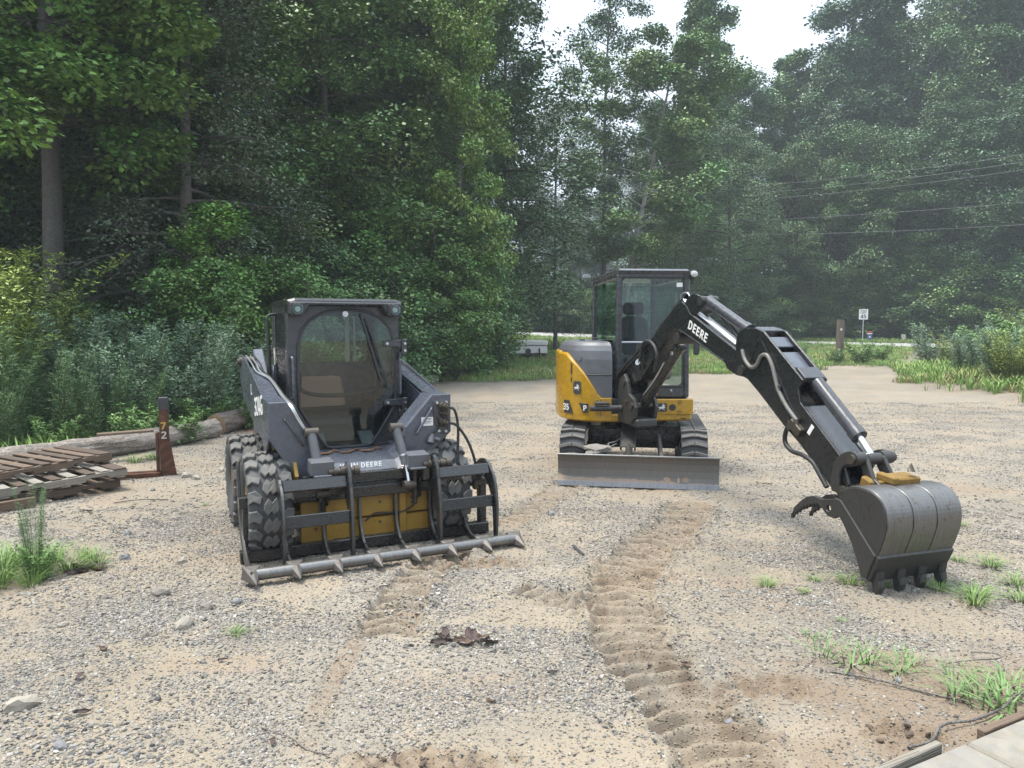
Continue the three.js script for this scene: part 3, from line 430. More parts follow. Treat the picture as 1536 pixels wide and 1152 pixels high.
herbProto('mugwort_plant', { seed: 21, H: 1.7, stems: 26, foot: 0.42, splay: 1, stemR: 0.008, leaves: 300, low: 0.1, branch: 0.26, len: 0.075, wid: 0.2, col: [0.1495, 0.2275, 0.1365] });
herbProto('dog_fennel_plant', { seed: 22, H: 1.5, stems: 14, foot: 0.25, splay: 0.7, stemR: 0.008, leaves: 620, low: 0.05, branch: 0.16, len: 0.07, wid: 0.06, col: [0.0845, 0.1625, 0.0585] });
herbProto('goldenrod_plant', { seed: 23, H: 2.2, stems: 30, foot: 0.6, splay: 1.5, stemR: 0.009, leaves: 360, low: 0.15, branch: 0.4, len: 0.085, wid: 0.2, col: [0.19, 0.25, 0.05] });
herbProto('leafy_weed', { seed: 24, H: 0.8, stems: 14, foot: 0.22, splay: 1.3, stemR: 0.005, leaves: 130, low: 0.05, branch: 0.16, len: 0.075, wid: 0.24, col: [0.1105, 0.2015, 0.052] });
function herb(kind, x, z, H, turn, label, group, widen = 1, y) { const P = protos[kind], s = H / P.H0; const o = treeUsed.has(kind) ? P.clone() : P; treeUsed.add(kind); o.name = numbered(kind); o.userData = {}; o.position.set(x, (y ?? groundH(x, z)), z); o.rotation.y = turn; o.scale.set(s * widen, s, s * widen); scene.add(o); return tag(o, label, 'plant', group); }
const mugL = 'pale grey-green weed clump behind the long log', mugG = 'grey-green weeds behind the log';
[[-5.3, -12.3, 1.75], [-6.0, -12.7, 1.9], [-6.8, -12.2, 1.95], [-7.5, -12.9, 1.9], [-5.8, -13.6, 1.9], [-4.9, -13.3, 1.5], [-6.7, -13.8, 2.0], [-4.6, -14.3, 1.35], [-6.2, -11.6, 1.5], [-8.1, -13.6, 2.0], [-5.3, -14.6, 1.6]].forEach(([x, z, H], i) => herb('mugwort_plant', x, z, H, i * 1.4, mugL, mugG, 1.1));
[[-6.6, -10.7, 1.5], [-7.1, -10.3, 1.7], [-7.6, -11.0, 1.9], [-6.1, -10.9, 1.2], [-7.3, -11.7, 1.6], [-6.9, -9.9, 1.3], [-5.7, -11.3, 1.1]].forEach(([x, z, H], i) => herb('dog_fennel_plant', x, z, H, i * 1.9, 'feathery dark green weed standing close behind the log', 'feathery weeds behind the log', 1.2));
[[-8.2, -11.3, 2.5], [-8.9, -12.0, 2.9], [-9.0, -10.8, 2.7], [-9.6, -12.6, 3.0], [-8.5, -12.9, 2.6]].forEach(([x, z, H], i) => herb('goldenrod_plant', x, z, H, i * 1.2, 'yellow-green bushy weed beside the tulip tree', 'yellow-green weeds under the tulip tree', 1.1));
[[-5.4, -10.6, 0.7], [-4.9, -11.0, 0.6], [-5.0, -12.0, 0.7], [-4.5, -12.6, 0.7], [-6.3, -10.2, 0.6], [-4.2, -13.6, 0.7]].forEach(([x, z, H], i) => herb('leafy_weed', x, z, H, i, 'short green weed growing along the log', 'weeds along the log', 1.2));
herb('dog_fennel_plant', -3.3, -5.05, 0.66, 0.5, 'spindly weed with small leaves standing in the grass before the pallets', null, 0.55);
herb('leafy_weed', -3.22, -4.98, 0.3, 1.5, 'leafy green weed growing in the grass before the pallets', null, 0.8);
const bankL = 'tall green weed on the bank beside the gravel drive', bankG = 'weeds on the bank by the drive';
for (let i = 0; i < 52; i++) { const t = i / 52, x = 12.3 + 7.6 * R() * (0.4 + t), z = -17 - 12 * t + rr(-0.8, 0.8); herb(['mugwort_plant', 'leafy_weed', 'mugwort_plant', 'goldenrod_plant', 'leafy_weed'][i % 5], x + (z < -22 ? (-22 - z) * 0.5 : 0), z, rr(0.9, 1.9), i * 1.3, bankL, bankG, 1.15, baseH(x, z)); }
[[15.6, -33.4], [16.9, -34.6], [14.3, -33.0], [12.9, -33.8]].forEach(([x, z], i) => herb('leafy_weed', x, z, rr(0.7, 1.2), i, 'weedy clump round the foot of the old post', 'weeds by the old post', 1.3));
// grass
function tuftGeo(seed, n, h, w, spread) { const q = rng(seed), F = new Leaves(q), p = [], c = []; const g = new THREE.BufferGeometry(), pos = []; for (let i = 0; i < n; i++) { const a = q() * 6.283, r = spread * Math.sqrt(q()) * 0.26, l = h * (0.5 + q() * 0.6), b = (0.2 + q() * 0.7) * spread, x0 = Math.cos(a) * r, z0 = Math.sin(a) * r, dx = Math.cos(a), dz = Math.sin(a), sx = -dz * w, sz = dx * w; const pt = (t) => [x0 + dx * b * t * t, l * t * (1 - 0.25 * t * t), z0 + dz * b * t * t]; const A = pt(0), B = pt(0.5), C = pt(1); pos.push(A[0] - sx, A[1], A[2] - sz, A[0] + sx, A[1], A[2] + sz, B[0] + sx * 0.8, B[1], B[2] + sz * 0.8, A[0] - sx, A[1], A[2] - sz, B[0] + sx * 0.8, B[1], B[2] + sz * 0.8, B[0] - sx * 0.8, B[1], B[2] - sz * 0.8, B[0] - sx * 0.8, B[1], B[2] - sz * 0.8, B[0] + sx * 0.8, B[1], B[2] + sz * 0.8, C[0], C[1], C[2]); } g.setAttribute('position', new THREE.BufferAttribute(new Float32Array(pos), 3)); g.computeVertexNormals(); return g; }
{
  const gm = phys([1, 1, 1], { roughness: 0.7, side: THREE.DoubleSide }), geo = tuftGeo(5, 9, 0.22, 0.006, 0.16), q = rng(909), L = [];
  const zone = (n, x0, x1, z0, z1, s0, s1, straw) => { for (let i = 0; i < n; i++) { const x = x0 + (x1 - x0) * q(), z = z0 + (z1 - z0) * q(); if (Math.abs((x + 90) * 0.726 - (z + 171) * 0.688) < 3.6) continue; if (q() < grassAt(x, z)) L.push([x, z, s0 + (s1 - s0) * q(), straw]); } };
  zone(52000, -9, 24, -50, -22, 0.7, 1.5, 0.45); zone(16000, 10.5, 30, -31, -14, 1.0, 2.4, 0.4); zone(9000, -12, -4.2, -24, -8.6, 0.8, 1.8, 0.1); zone(16000, 5, 50, -75, -45, 1.4, 2.4, 0.1); zone(9000, -6, 8, -90, -45, 1.6, 2.6, 0.15);
  const im = new THREE.InstancedMesh(geo, gm, L.length), c = new THREE.Color(); im.name = 'grass'; im.castShadow = im.receiveShadow = true;
  L.forEach(([x, z, s, straw], i) => { const y = z > -10 ? groundH(x, z) : baseH(x, z); im.setMatrixAt(i, _m.compose(V(x, y - 0.01, z), _q.setFromEuler(_e.set(0, q() * 6.28, 0)), V(s, s * (0.7 + q() * 0.6), s))); const t = q() < straw * (0.6 + 0.8 * n2(x * 0.2, z * 0.2)) ? 1 : 0, v = 0.75 + q() * 0.5; t ? c.setRGB(0.32 * v, 0.29 * v, 0.13 * v) : c.setRGB(0.18 * v, 0.29 * v, 0.07 * v); im.setColorAt(i, c); });
  scene.add(im); tag(im, 'rough grass around the gravel yard and along the road', 'grass', null, 'stuff'); console.log('grass', L.length);
  // single tufts in the gravel
  const tg = phys([0.14, 0.225, 0.06], { roughness: 0.65, side: THREE.DoubleSide }), tp = [tuftGeo(31, 70, 0.10, 0.0024, 0.18), tuftGeo(32, 50, 0.085, 0.0026, 0.15)];
  const tl = 'small tuft of bright grass growing in the gravel', tgN = 'grass tufts in the gravel';
  [[1.7, -4.87, 0.9], [2.06, -4.97, 0.8], [2.27, -4.92, 1.1], [2.5, -4.85, 0.7], [2.89, -4.56, 1.4], [3.0, -4.7, 1.5], [3.46, -5.28, 1.2], [3.3, -5.4, 0.9], [2.8, -4.78, 1.0], [3.51, -6.15, 0.8], [1.9, -4.74, 0.5], [3.23, -4.62, 1.4], [2.83, -5.52, 0.7], [3.89, -6.36, 0.9], [-1.55, -4.1, 0.7], [-4.8, -9.4, 1.9], [-4.65, -9.6, 1.5], [1.95, -4.3, 0.45], [3.4, -4.9, 1.3], [-3.0, -7.2, 0.5]].forEach(([x, z, s], i) => { const m = new THREE.Mesh(tp[i % 2], tg); m.name = numbered('grass_tuft'); m.position.set(x, groundH(x, z) - 0.005, z); m.rotation.y = i; m.scale.setScalar(s); m.castShadow = m.receiveShadow = true; scene.add(tag(m, tl, 'grass tuft', tgN)); });
  const wl = 'taller weedy grass clump spreading over the bare soil by the concrete slab', wg = 'weedy grass by the slab', wgeo = [tuftGeo(41, 22, 0.15, 0.004, 0.30), tuftGeo(42, 17, 0.12, 0.006, 0.28)], wm = phys([0.12, 0.205, 0.065], { roughness: 0.6, side: THREE.DoubleSide });
  [[1.64, -3.82, 0.9], [1.75, -3.72, 1.0], [1.86, -3.78, 0.9], [1.98, -3.68, 0.9], [2.08, -3.78, 0.7], [2.09, -3.41, 0.9], [2.16, -3.3, 1.1], [2.2, -3.2, 1.2], [2.2, -3.58, 0.8], [2.33, -3.42, 1.0], [2.3, -3.28, 1.0], [2.42, -3.5, 0.9], [1.92, -3.62, 0.6], [1.66, -4.05, 0.5], [2.22, -3.42, 0.9]].forEach(([x, z, s], i) => { const m = new THREE.Mesh(wgeo[i % 2], wm); m.name = numbered('weed_clump'); m.position.set(x, groundH(x, z) - 0.005, z); m.rotation.y = i * 1.7; m.scale.setScalar(s); m.castShadow = m.receiveShadow = true; scene.add(tag(m, wl, 'weed', wg)); });
  const ll = 'lush grass clump in the patch before the pallets', lg = 'grass before the pallets', lgeo = [tuftGeo(51, 110, 0.27, 0.0035, 0.32), tuftGeo(52, 90, 0.22, 0.0035, 0.3)];
  [[-3.4, -4.8, 0.9], [-3.2, -4.85, 0.8], [-3.3, -5.1, 1.0], [-3.12, -5.15, 0.8], [-3.5, -5.0, 1.1], [-3.05, -5.35, 0.7], [-3.6, -5.3, 1.0], [-3.4, -5.4, 0.9], [-3.75, -5.1, 1.0], [-2.95, -5.2, 0.5], [-3.6, -4.75, 0.8], [-3.2, -5.5, 0.6]].forEach(([x, z, s], i) => { const m = new THREE.Mesh(lgeo[i % 2], tg); m.name = numbered('grass_clump'); m.position.set(x, groundH(x, z) - 0.01, z); m.rotation.y = i * 2.1; m.scale.setScalar(s); m.castShadow = m.receiveShadow = true; scene.add(tag(m, ll, 'grass clump', lg)); });
}
// ---------- skid steer loader ----------
function grp(name, parent, x = 0, y = 0, z = 0) { const g = new THREE.Group(); g.name = name; g.position.set(x, y, z); parent.add(g); return g; }
{
  const S = thing('skid_steer_loader', 'dark grey and yellow wheeled skid steer loader carrying a black grapple', 'loader', [-1.227, 0, -5.937], 26 * Math.PI / 180);
  // wheels
  const Rw = 0.365, Ww = 0.155;
  const prof = [[0.20, -0.11], [0.22, -0.14], [0.30, -0.158], [0.345, -0.15], [Rw, -0.12], [Rw + 0.004, 0], [Rw, 0.12], [0.345, 0.15], [0.30, 0.158], [0.22, 0.14], [0.20, 0.11]].map(([r, y]) => new THREE.Vector2(r, y));
  const tyreG = flat(new THREE.LatheGeometry(prof, 48)).rotateZ(Math.PI / 2);
  const rimG = join([cyl([-0.10, 0, 0], [0.10, 0, 0], 0.20, 0.20, 28), cyl([-0.12, 0, 0], [-0.095, 0, 0], 0.205, 0.215, 28), cyl([0.095, 0, 0], [0.12, 0, 0], 0.215, 0.205, 28), cyl([-0.115, 0, 0], [0.115, 0, 0], 0.07, 0.07, 16)]);
  // tread blocks lie in (x across, s along) and stand 26 mm high
  const block = (pts) => { const g = plate(pts.map(([a, b]) => [a, b * 1.42]), 0.040, 'z', 0, 0.006); const p = g.attributes.position; for (let i = 0; i < p.count; i++) { const r = Rw + 0.012 + p.getZ(i) * 1.0, a = p.getY(i) / Rw, x = p.getX(i), drop = Math.abs(x) > 0.11 ? (Math.abs(x) - 0.11) * 0.35 : 0; p.setXYZ(i, x, Math.sin(a) * (r - drop), Math.cos(a) * (r - drop)); } g.computeVertexNormals(); return boxUV(g); };
  const lugs = [block([[-0.158, 0.028], [-0.105, 0.034], [-0.062, 0.002], [-0.078, -0.034], [-0.125, -0.018], [-0.158, -0.030]]), block([[-0.052, 0.012], [-0.022, 0.042], [0.004, 0.020], [0.034, 0.042], [0.060, 0.010], [0.044, -0.026], [0.010, -0.040], [-0.004, -0.022], [-0.030, -0.042], [-0.060, -0.014]]), block([[0.158, 0.028], [0.105, 0.034], [0.066, 0.002], [0.082, -0.034], [0.125, -0.018], [0.158, -0.030]])];
  for (const [x, z] of [[-0.735, 0], [-0.735, -1.05], [0.67, 0], [0.67, -1.05]]) {
    const w = grp('wheel', S, x, Rw + 0.022, z);
    const t = new THREE.Mesh(tyreG, M.rubber), r = new THREE.Mesh(rimG, M.yellowDirty); t.name = 'tyre'; r.name = 'rim'; w.add(t, r); t.castShadow = r.castShadow = t.receiveShadow = r.receiveShadow = true;
    const n = 17; for (let k = 0; k < n; k++) for (let j = 0; j < 3; j++) { const m = new THREE.Mesh(lugs[j], M.lug); m.name = 'lug'; m.rotation.x = (k + (j === 1 ? 0.5 : 0)) / n * 6.28318 + (z ? 0.1 : 0.04); m.castShadow = m.receiveShadow = true; w.add(m); }
    if (x < 0) w.rotation.y = 0;
  }
  // chassis
  mesh('chassis', [bx(1.04, 0.34, 1.4, 0, 0.44, -0.82), bx(0.9, 0.16, 1.6, 0, 0.27, -0.70), bx(1.26, 0.10, 0.12, 0, 0.45, 0), bx(1.26, 0.10, 0.12, 0, 0.45, -1.05)], M.yellowDirty, S);
  mesh('fender_panel', [plate([[0.26, 0.62], [0.1, 0.80], [-0.25, 0.92], [-1.5, 0.95], [-1.62, 0.60], [-1.2, 0.52], [0.2, 0.52]], 0.03, 'x', -0.535), plate([[0.26, 0.62], [0.1, 0.80], [-0.25, 0.92], [-1.5, 0.95], [-1.62, 0.60], [-1.2, 0.52], [0.2, 0.52]], 0.03, 'x', 0.52)], M.yellowDirty, S);
  mesh('engine_hood', [plate([[-1.05, 0.72], [-1.72, 0.66], [-1.78, 1.16], [-1.55, 1.36], [-1.05, 1.40]], 0.98, 'x', 0, 0.02), bx(0.94, 0.46, 0.06, 0, 0.93, -1.78)], M.grey, S);
  mesh('rear_tower', [plate([[-1.12, 0.70], [-1.62, 0.70], [-1.72, 1.42], [-1.5, 1.52], [-1.2, 1.30]], 0.09, 'x', -0.565, 0.01), plate([[-1.12, 0.70], [-1.62, 0.70], [-1.72, 1.42], [-1.5, 1.52], [-1.2, 1.30]], 0.09, 'x', 0.565, 0.01)], M.grey, S);
  // sloping front cowl below the door
  const cowl = mesh('front_cowl', [sheet([[-0.36, -0.28, 0.28, 0.36].map((x) => [x, 0.70, -0.40]), [-0.36, -0.28, 0.28, 0.36].map((x) => [x, Math.abs(x) > 0.3 ? 0.74 : 0.69, -0.18]), [-0.36, -0.28, 0.28, 0.36].map((x) => [x, Math.abs(x) > 0.3 ? 0.70 : 0.66, 0.06]), [-0.36, -0.28, 0.28, 0.36].map((x) => [x, Math.abs(x) > 0.3 ? 0.62 : 0.60, 0.14]), [-0.36, -0.28, 0.28, 0.36].map((x) => [x, 0.40, 0.19]), [-0.36, -0.28, 0.28, 0.36].map((x) => [x, 0.30, 0.16])]), bx(0.70, 0.30, 0.30, 0, 0.46, -0.02), bx(0.16, 0.24, 0.5, -0.43, 0.62, -0.17), bx(0.16, 0.24, 0.5, 0.43, 0.62, -0.17)], M.grey, S);
  const ltr = text('JOHN DEERE', 0.042); ltr.rotateX(-0.32).translate(-0.02, 0.634, 0.112); mesh('lettering', ltr, M.white, cowl);
  mesh('soil', [0, 1, 2, 3, 4, 5, 6, 7, 8].map((i) => { const g = stoneGeo(60 + i, 0.35); g.scale(0.055, 0.03, 0.03); return place(flat(g), -0.24 + i * 0.06, 0.70, -0.20 - 0.05 * (i % 3), 0, i, 0); }), M.soil, cowl);
  mesh('belly_plate', [bx(1.02, 0.17, 0.05, 0, 0.34, 0.20), bx(1.02, 0.17, 0.05, 0, 0.155, 0.20), bx(0.06, 0.40, 0.05, -0.30, 0.245, 0.225), bx(0.06, 0.40, 0.05, 0.28, 0.245, 0.225)], M.yellowDirty, S);
  mesh('rivet', [[-0.13, 0.36], [0.10, 0.20], [0.10, 0.36], [0.36, 0.33], [0.36, 0.37], [-0.4, 0.2]].map(([x, y]) => cyl([x, y, 0.22], [x, y, 0.233], 0.012)), M.pin, S).userData.kind = 'stuff';
  mesh('drain_line', tube([[0.42, 0.40, 0.235], [0.38, 0.32, 0.24], [0.28, 0.27, 0.255], [0.05, 0.27, 0.235], [-0.02, 0.22, 0.235]], 0.007), M.hose, S);
  // cab
  const cabZ = -0.42, cab = grp('cab', S);
  const doorOut = smoothPts([[0, 1.885], [-0.2, 1.855], [-0.36, 1.74], [-0.415, 1.58]], 5).concat([[-0.425, 1.3], [-0.42, 1.06]], smoothPts([[-0.36, 0.95], [-0.24, 0.77], [-0.19, 0.712], [-0.13, 0.70]], 4), smoothPts([[0.13, 0.70], [0.19, 0.712], [0.24, 0.77], [0.36, 0.95]], 4), [[0.42, 1.06], [0.425, 1.3]], smoothPts([[0.415, 1.58], [0.36, 1.74], [0.2, 1.855], [0, 1.885]], 5).slice(0, -1)).map(([x, y]) => [x + 0.02, y]);
  const inset = (pts, k) => { const cx = 0.02, cy = 1.3; return pts.map(([x, y]) => { const d = Math.hypot(x - cx, y - cy); return [x - (x - cx) / d * k, y - (y - cy) / d * k]; }); };
  mesh('front_frame', plate([[-0.475, 0.72], [-0.475, 1.80], [-0.46, 1.925], [0.46, 1.925], [0.475, 1.80], [0.475, 0.72], [0.30, 0.66], [-0.30, 0.66]], 0.05, 'z', cabZ - 0.03, 0.008, [inset(doorOut, 0.012)]), M.cabGrey, cab);
  const roof = mesh('roof', [plate([[-0.48, 1.90], [-0.48, 1.945], [-0.42, 1.962], [0.42, 1.962], [0.48, 1.945], [0.48, 1.90]], 0.90, 'z', cabZ - 0.37, 0.02), plate([[-0.475, 1.83], [-0.475, 1.935], [0.475, 1.935], [0.475, 1.83], [0.34, 1.83], [0.30, 1.90], [-0.30, 1.90], [-0.34, 1.83]], 0.10, 'z', cabZ + 0.045, 0.012)], M.black, cab);
  for (const s of [-1, 1]) { const l = grp('work_light', cab, s * 0.405, 1.872, cabZ + 0.09); mesh('housing', [plate(rrect(-0.058, -0.055, 0.058, 0.055, 0.02), 0.05, 'z', 0, 0.006)], M.plastic, l); mesh('lens', [cyl([0, 0, 0.02], [0, 0, 0.034], 0.024, 0.022, 24)], M.lens, l); mesh('reflector', flat(new THREE.LatheGeometry([[0.024, 0.012], [0.034, 0.02], [0.045, 0.034]].map(([a, b]) => new THREE.Vector2(a, b)), 28)).rotateX(Math.PI / 2), M.chrome, l); mesh('cover_glass', cyl([0, 0, 0.035], [0, 0, 0.037], 0.045, 0.045, 28), M.glass, l); mesh('bezel', flat(new THREE.TorusGeometry(0.047, 0.005, 8, 28)).translate(0, 0, 0.028), M.plastic, l); }
  // side walls: lower panel, mesh screen, posts
  for (const s of [-1, 1]) {
    mesh('side_panel', [plate([[-0.44, 0.70], [-0.44, 1.0], [-1.15, 1.0], [-1.15, 0.70]], 0.03, 'x', s * 0.455), plate([[-1.07, 0.95], [-1.07, 1.93], [-1.17, 1.93], [-1.17, 0.95]], 0.045, 'x', s * 0.452, 0.01), plate([[-0.44, 1.84], [-0.44, 1.93], [-1.17, 1.93], [-1.17, 1.84]], 0.04, 'x', s * 0.452, 0.008), plate([[-0.44, 0.95], [-0.44, 1.93], [-0.53, 1.93], [-0.53, 0.95]], 0.04, 'x', s * 0.452, 0.008)], M.cabGrey, cab);
    const sc = grp('side_screen', cab); const z0 = -1.07, z1 = -0.53, y0 = 1.0, y1 = 1.84;
    mesh('screen_frame', plate([[z0, y0], [z0, y1], [z1, y1], [z1, y0]], 0.016, 'x', s * 0.462, 0.003, [[[z0 + 0.02, y0 + 0.02], [z0 + 0.02, y1 - 0.02], [z1 - 0.02, y1 - 0.02], [z1 - 0.02, y0 + 0.02]]]), M.black, sc);
    const wires = []; const H = y1 - y0, W = z1 - z0, st = 0.05; for (let c = -H; c < W; c += st) for (const dir of [1, -1]) { let a = Math.max(0, c), b = Math.min(W, c + H); if (b - a < 0.02) continue; const ya = y0 + (a - c), yb = y0 + (b - c); wires.push(dir > 0 ? bar([s * 0.462, ya, z0 + a], [s * 0.462, yb, z0 + b], 0.006, 0.008, 0.001) : bar([s * 0.458, ya, z1 - a], [s * 0.458, yb, z1 - b], 0.006, 0.008, 0.001)); }
    mesh('wire_mesh', wires, M.cabGrey, sc).userData.kind = 'stuff';
  }
  mesh('rear_wall', plate([[-0.475, 0.70], [-0.475, 1.93], [0.475, 1.93], [0.475, 0.70]], 0.03, 'z', -1.19, 0.005, [rrect(-0.40, 1.40, 0.40, 1.83, 0.07)]), M.interior, cab);
  mesh('rear_window', plate(rrect(-0.41, 1.39, 0.41, 1.84, 0.07), 0.006, 'z', -1.19, 0), M.glass, cab);
  mesh('rear_window_strip', [bx(0.035, 0.42, 0.008, 0.20, 1.61, -1.165), bx(0.016, 0.42, 0.008, 0.27, 1.61, -1.165)], M.white, cab);
  mesh('cab_floor', [bx(0.92, 0.05, 0.76, 0, 0.70, -0.80), bx(0.88, 0.30, 0.36, 0, 0.86, -1.0)], M.interior, cab);
  mesh('headliner', bx(0.9, 0.02, 0.72, 0, 1.89, -0.8), M.interior, cab);
  const seat = grp('seat', cab, -0.09, -0.12, -0.86);
  mesh('seat_back', plate(smoothPts([[-0.18, 1.02], [-0.235, 1.15], [-0.225, 1.34], [-0.19, 1.395], [0, 1.405], [0.17, 1.395], [0.19, 1.34], [0.215, 1.15], [0.20, 1.04]], 4).concat([[0.05, 0.99]]), 0.10, 'z', -0.06, 0.03).rotateX(-0.06), M.seat, seat);
  mesh('seat_cushion', plate(smoothPts([[-0.25, -0.14], [-0.26, 0.12], [-0.18, 0.24], [0, 0.27], [0.18, 0.24], [0.26, 0.12], [0.25, -0.14]], 4), 0.12, 'y', 1.03, 0.035), M.seatBlack, seat);  // cushion coloured black to paint in the shade it lies in
  mesh('seat_pedestal', bx(0.4, 0.2, 0.36, 0, 0.88, 0.02), M.interior, seat);
  for (const s of [-1, 1]) { const l = grp('control_lever', cab, s * 0.34 - 0.02, 0.98, -0.66); mesh('shaft', cyl([0, 0, 0], [0, 0.24, 0.03], 0.014), M.plastic, l); mesh('grip', cyl([0, 0.2, 0.03], [0, 0.36, 0.035], 0.032, 0.038), M.plastic, l); mesh('armrest', bx(0.11, 0.06, 0.34, s * 0.03, 0.08, -0.18, 0, 0, 0, 0.02), M.plastic, l); }
  mesh('pedal', [bx(0.13, 0.02, 0.2, -0.22, 0.76, -0.52, 0.5), bx(0.13, 0.02, 0.2, 0.2, 0.76, -0.52, 0.5)], M.bright, cab);
  mesh('lap_bar', tube([[-0.36, 1.5, -0.95], [-0.37, 1.28, -0.72], [-0.30, 1.17, -0.60], [0.28, 1.17, -0.60], [0.35, 1.28, -0.72], [0.34, 1.5, -0.95]], 0.018), M.plastic, cab);
  const side_glass = [-1, 1].map((s) => plate([[-1.07, 1.0], [-1.07, 1.84], [-0.53, 1.84], [-0.53, 1.0]], 0.005, 'x', s * 0.435, 0)); side_glass.forEach((g) => mesh('side_window', g, M.glass, cab));
  // door
  const door = grp('door', S);
  mesh('door_glass', plate(inset(doorOut, 0.018), 0.006, 'z', cabZ + 0.014, 0), M.glassTint, door);
  mesh('door_seal', plate(doorOut, 0.03, 'z', cabZ + 0.008, 0.006, [inset(doorOut, 0.022)]), M.plastic, door);
  mesh('wiper', [bar([0.36, 1.22, cabZ + 0.05], [0.17, 1.80, cabZ + 0.045], 0.012, 0.012), bar([0.30, 1.26, cabZ + 0.035], [0.13, 1.84, cabZ + 0.03], 0.012, 0.02), cyl([0.36, 1.22, cabZ + 0.02], [0.36, 1.22, cabZ + 0.075], 0.022), cyl([0.31, 1.33, cabZ + 0.02], [0.31, 1.33, cabZ + 0.045], 0.012), cyl([0.40, 1.33, cabZ + 0.02], [0.40, 1.33, cabZ + 0.045], 0.012)], M.plastic, door);
  mesh('door_latch', [cyl([0, 1.835, cabZ + 0.015], [0, 1.835, cabZ + 0.035], 0.024), cyl([0, 1.835, cabZ + 0.03], [0, 1.835, cabZ + 0.045], 0.010)], M.bright, door);
  for (const y of [1.585, 1.075]) { const h = grp('hinge', door, 0.42, y, cabZ + 0.03); mesh('hinge_arm', [plate([[-0.09, -0.025], [-0.10, 0], [-0.09, 0.025], [0.05, 0.032], [0.09, 0.02], [0.09, -0.04], [0.04, -0.032]], 0.018, 'z', 0)], M.cabGrey, h); mesh('hinge_block', [bx(0.045, 0.14, 0.05, 0.085, -0.03, 0.01), bx(0.03, 0.05, 0.05, 0.055, -0.1, -0.005)], M.cabGrey, h); mesh('bolt', [cyl([-0.065, 0, 0], [-0.065, 0, 0.02], 0.012), cyl([0.085, -0.06, 0.03], [0.085, -0.06, 0.045], 0.011), cyl([0.085, 0.0, 0.03], [0.085, 0.0, 0.045], 0.011)], M.bright, h).userData.kind = 'stuff'; }
  mesh('grab_handle', tube([[-0.445, 1.48, cabZ], [-0.443, 1.475, cabZ + 0.05], [-0.44, 1.42, cabZ + 0.055], [-0.44, 1.20, cabZ + 0.055], [-0.443, 1.145, cabZ + 0.05], [-0.445, 1.14, cabZ]], 0.011), M.grey, S);
  mesh('grab_handle', tube([[0.462, 1.45, cabZ], [0.463, 1.45, cabZ + 0.06], [0.462, 1.40, cabZ + 0.065], [0.462, 1.20, cabZ + 0.065], [0.463, 1.15, cabZ + 0.06], [0.462, 1.15, cabZ]], 0.011), M.grey, S);
  mesh('exterior_mirror', [tube([[-0.47, 1.84, -0.95], [-0.55, 1.82, -0.92], [-0.555, 1.70, -0.92]], 0.012), bx(0.03, 0.56, 0.05, -0.545, 1.50, -0.95, 0.08, 0, 0.03, 0.01)], M.plastic, S);
  mesh('antenna', cyl([-0.20, 1.98, -0.9], [-0.20, 2.16, -0.9], 0.005), M.pin, S);
  // loader arms
  for (const s of [-1, 1]) {
    const A = grp('loader_arm', S);
    const side = [[0.16, 1.17], [0.16, 0.90], [-0.02, 0.72], [-0.16, 0.84], [-0.95, 0.98], [-1.45, 1.10], [-1.62, 1.25], [-1.60, 1.42], [-1.45, 1.47], [-1.1, 1.42], [-0.12, 1.19]];
    mesh('arm_beam', [plate(side, 0.016, 'x', s * 0.712, 0.004), plate([[0.14, 1.16], [0.14, 0.92], [-0.16, 0.86], [-1.45, 1.10], [-1.58, 1.38], [-1.1, 1.36], [-0.12, 1.15]], 0.016, 'x', s * 0.59, 0.004), bar([s * 0.651, 1.165, 0.155], [s * 0.651, 1.185, -0.12], 0.128, 0.012, 0.003), bar([s * 0.651, 1.172, -0.11], [s * 0.651, 1.36, -1.05], 0.128, 0.012, 0.003), bar([s * 0.651, 0.845, -0.15], [s * 0.651, 1.09, -1.45], 0.115, 0.012, 0.003)], M.grey, A);
    const kn = (s < 0 ? [[0.72, 1.172], [0.585, 1.172], [0.405, 0.865], [0.385, 0.80], [0.385, 0.54], [0.50, 0.54], [0.72, 0.90]] : [[0.72, 1.182], [0.56, 1.182], [0.335, 0.93], [0.32, 0.86], [0.34, 0.60], [0.50, 0.60], [0.58, 0.74], [0.72, 0.87]]).map(([x, y]) => [s * x, y]);
    mesh('arm_knuckle', [plate(s > 0 ? kn : kn.slice().reverse(), 0.02, 'z', 0.165, 0.006), plate((s > 0 ? kn : kn.slice().reverse()).map(([x, y]) => [x - Math.sign(x) * 0.005, y - 0.004]), 0.24, 'z', 0.03, 0.01)], M.grey, A);
    
    const gb = s < 0 ? 0 : -0.06; mesh('grab_bar', tube([[s * 0.605, 1.045, 0.178], [s * 0.605, 1.04, 0.20], [s * 0.59, 1.02, 0.205], [s * 0.49, 0.865, 0.205], [s * 0.478, 0.845, 0.20], [s * 0.478, 0.84, 0.178]].map(([x, y, z]) => [x + gb, y + (s > 0 ? 0.03 : 0), z]), 0.009), s < 0 ? M.cabGrey : M.grey, A);
    for (let k = 0; k < (s < 0 ? 3 : 0); k++) mesh('hydraulic_tube', tube([[s * (0.68 - k * 0.035), 1.46, -1.42], [s * (0.675 - k * 0.035), 1.40, -1.05], [s * (0.665 - k * 0.03), 1.345, -0.85], [s * (0.60 - k * 0.012), 1.30, -0.62], [s * (0.575 - k * 0.012), 1.19, -0.10], [s * (0.555 - k * 0.014), 1.13, 0.17], [s * (0.50 - k * 0.014), 1.02, 0.185], [s * (0.41 - k * 0.01), 0.87, 0.18], [s * (0.375 - k * 0.01), 0.74, 0.17]], 0.008, 6, 60), k === 2 ? M.hose : M.bright, A);
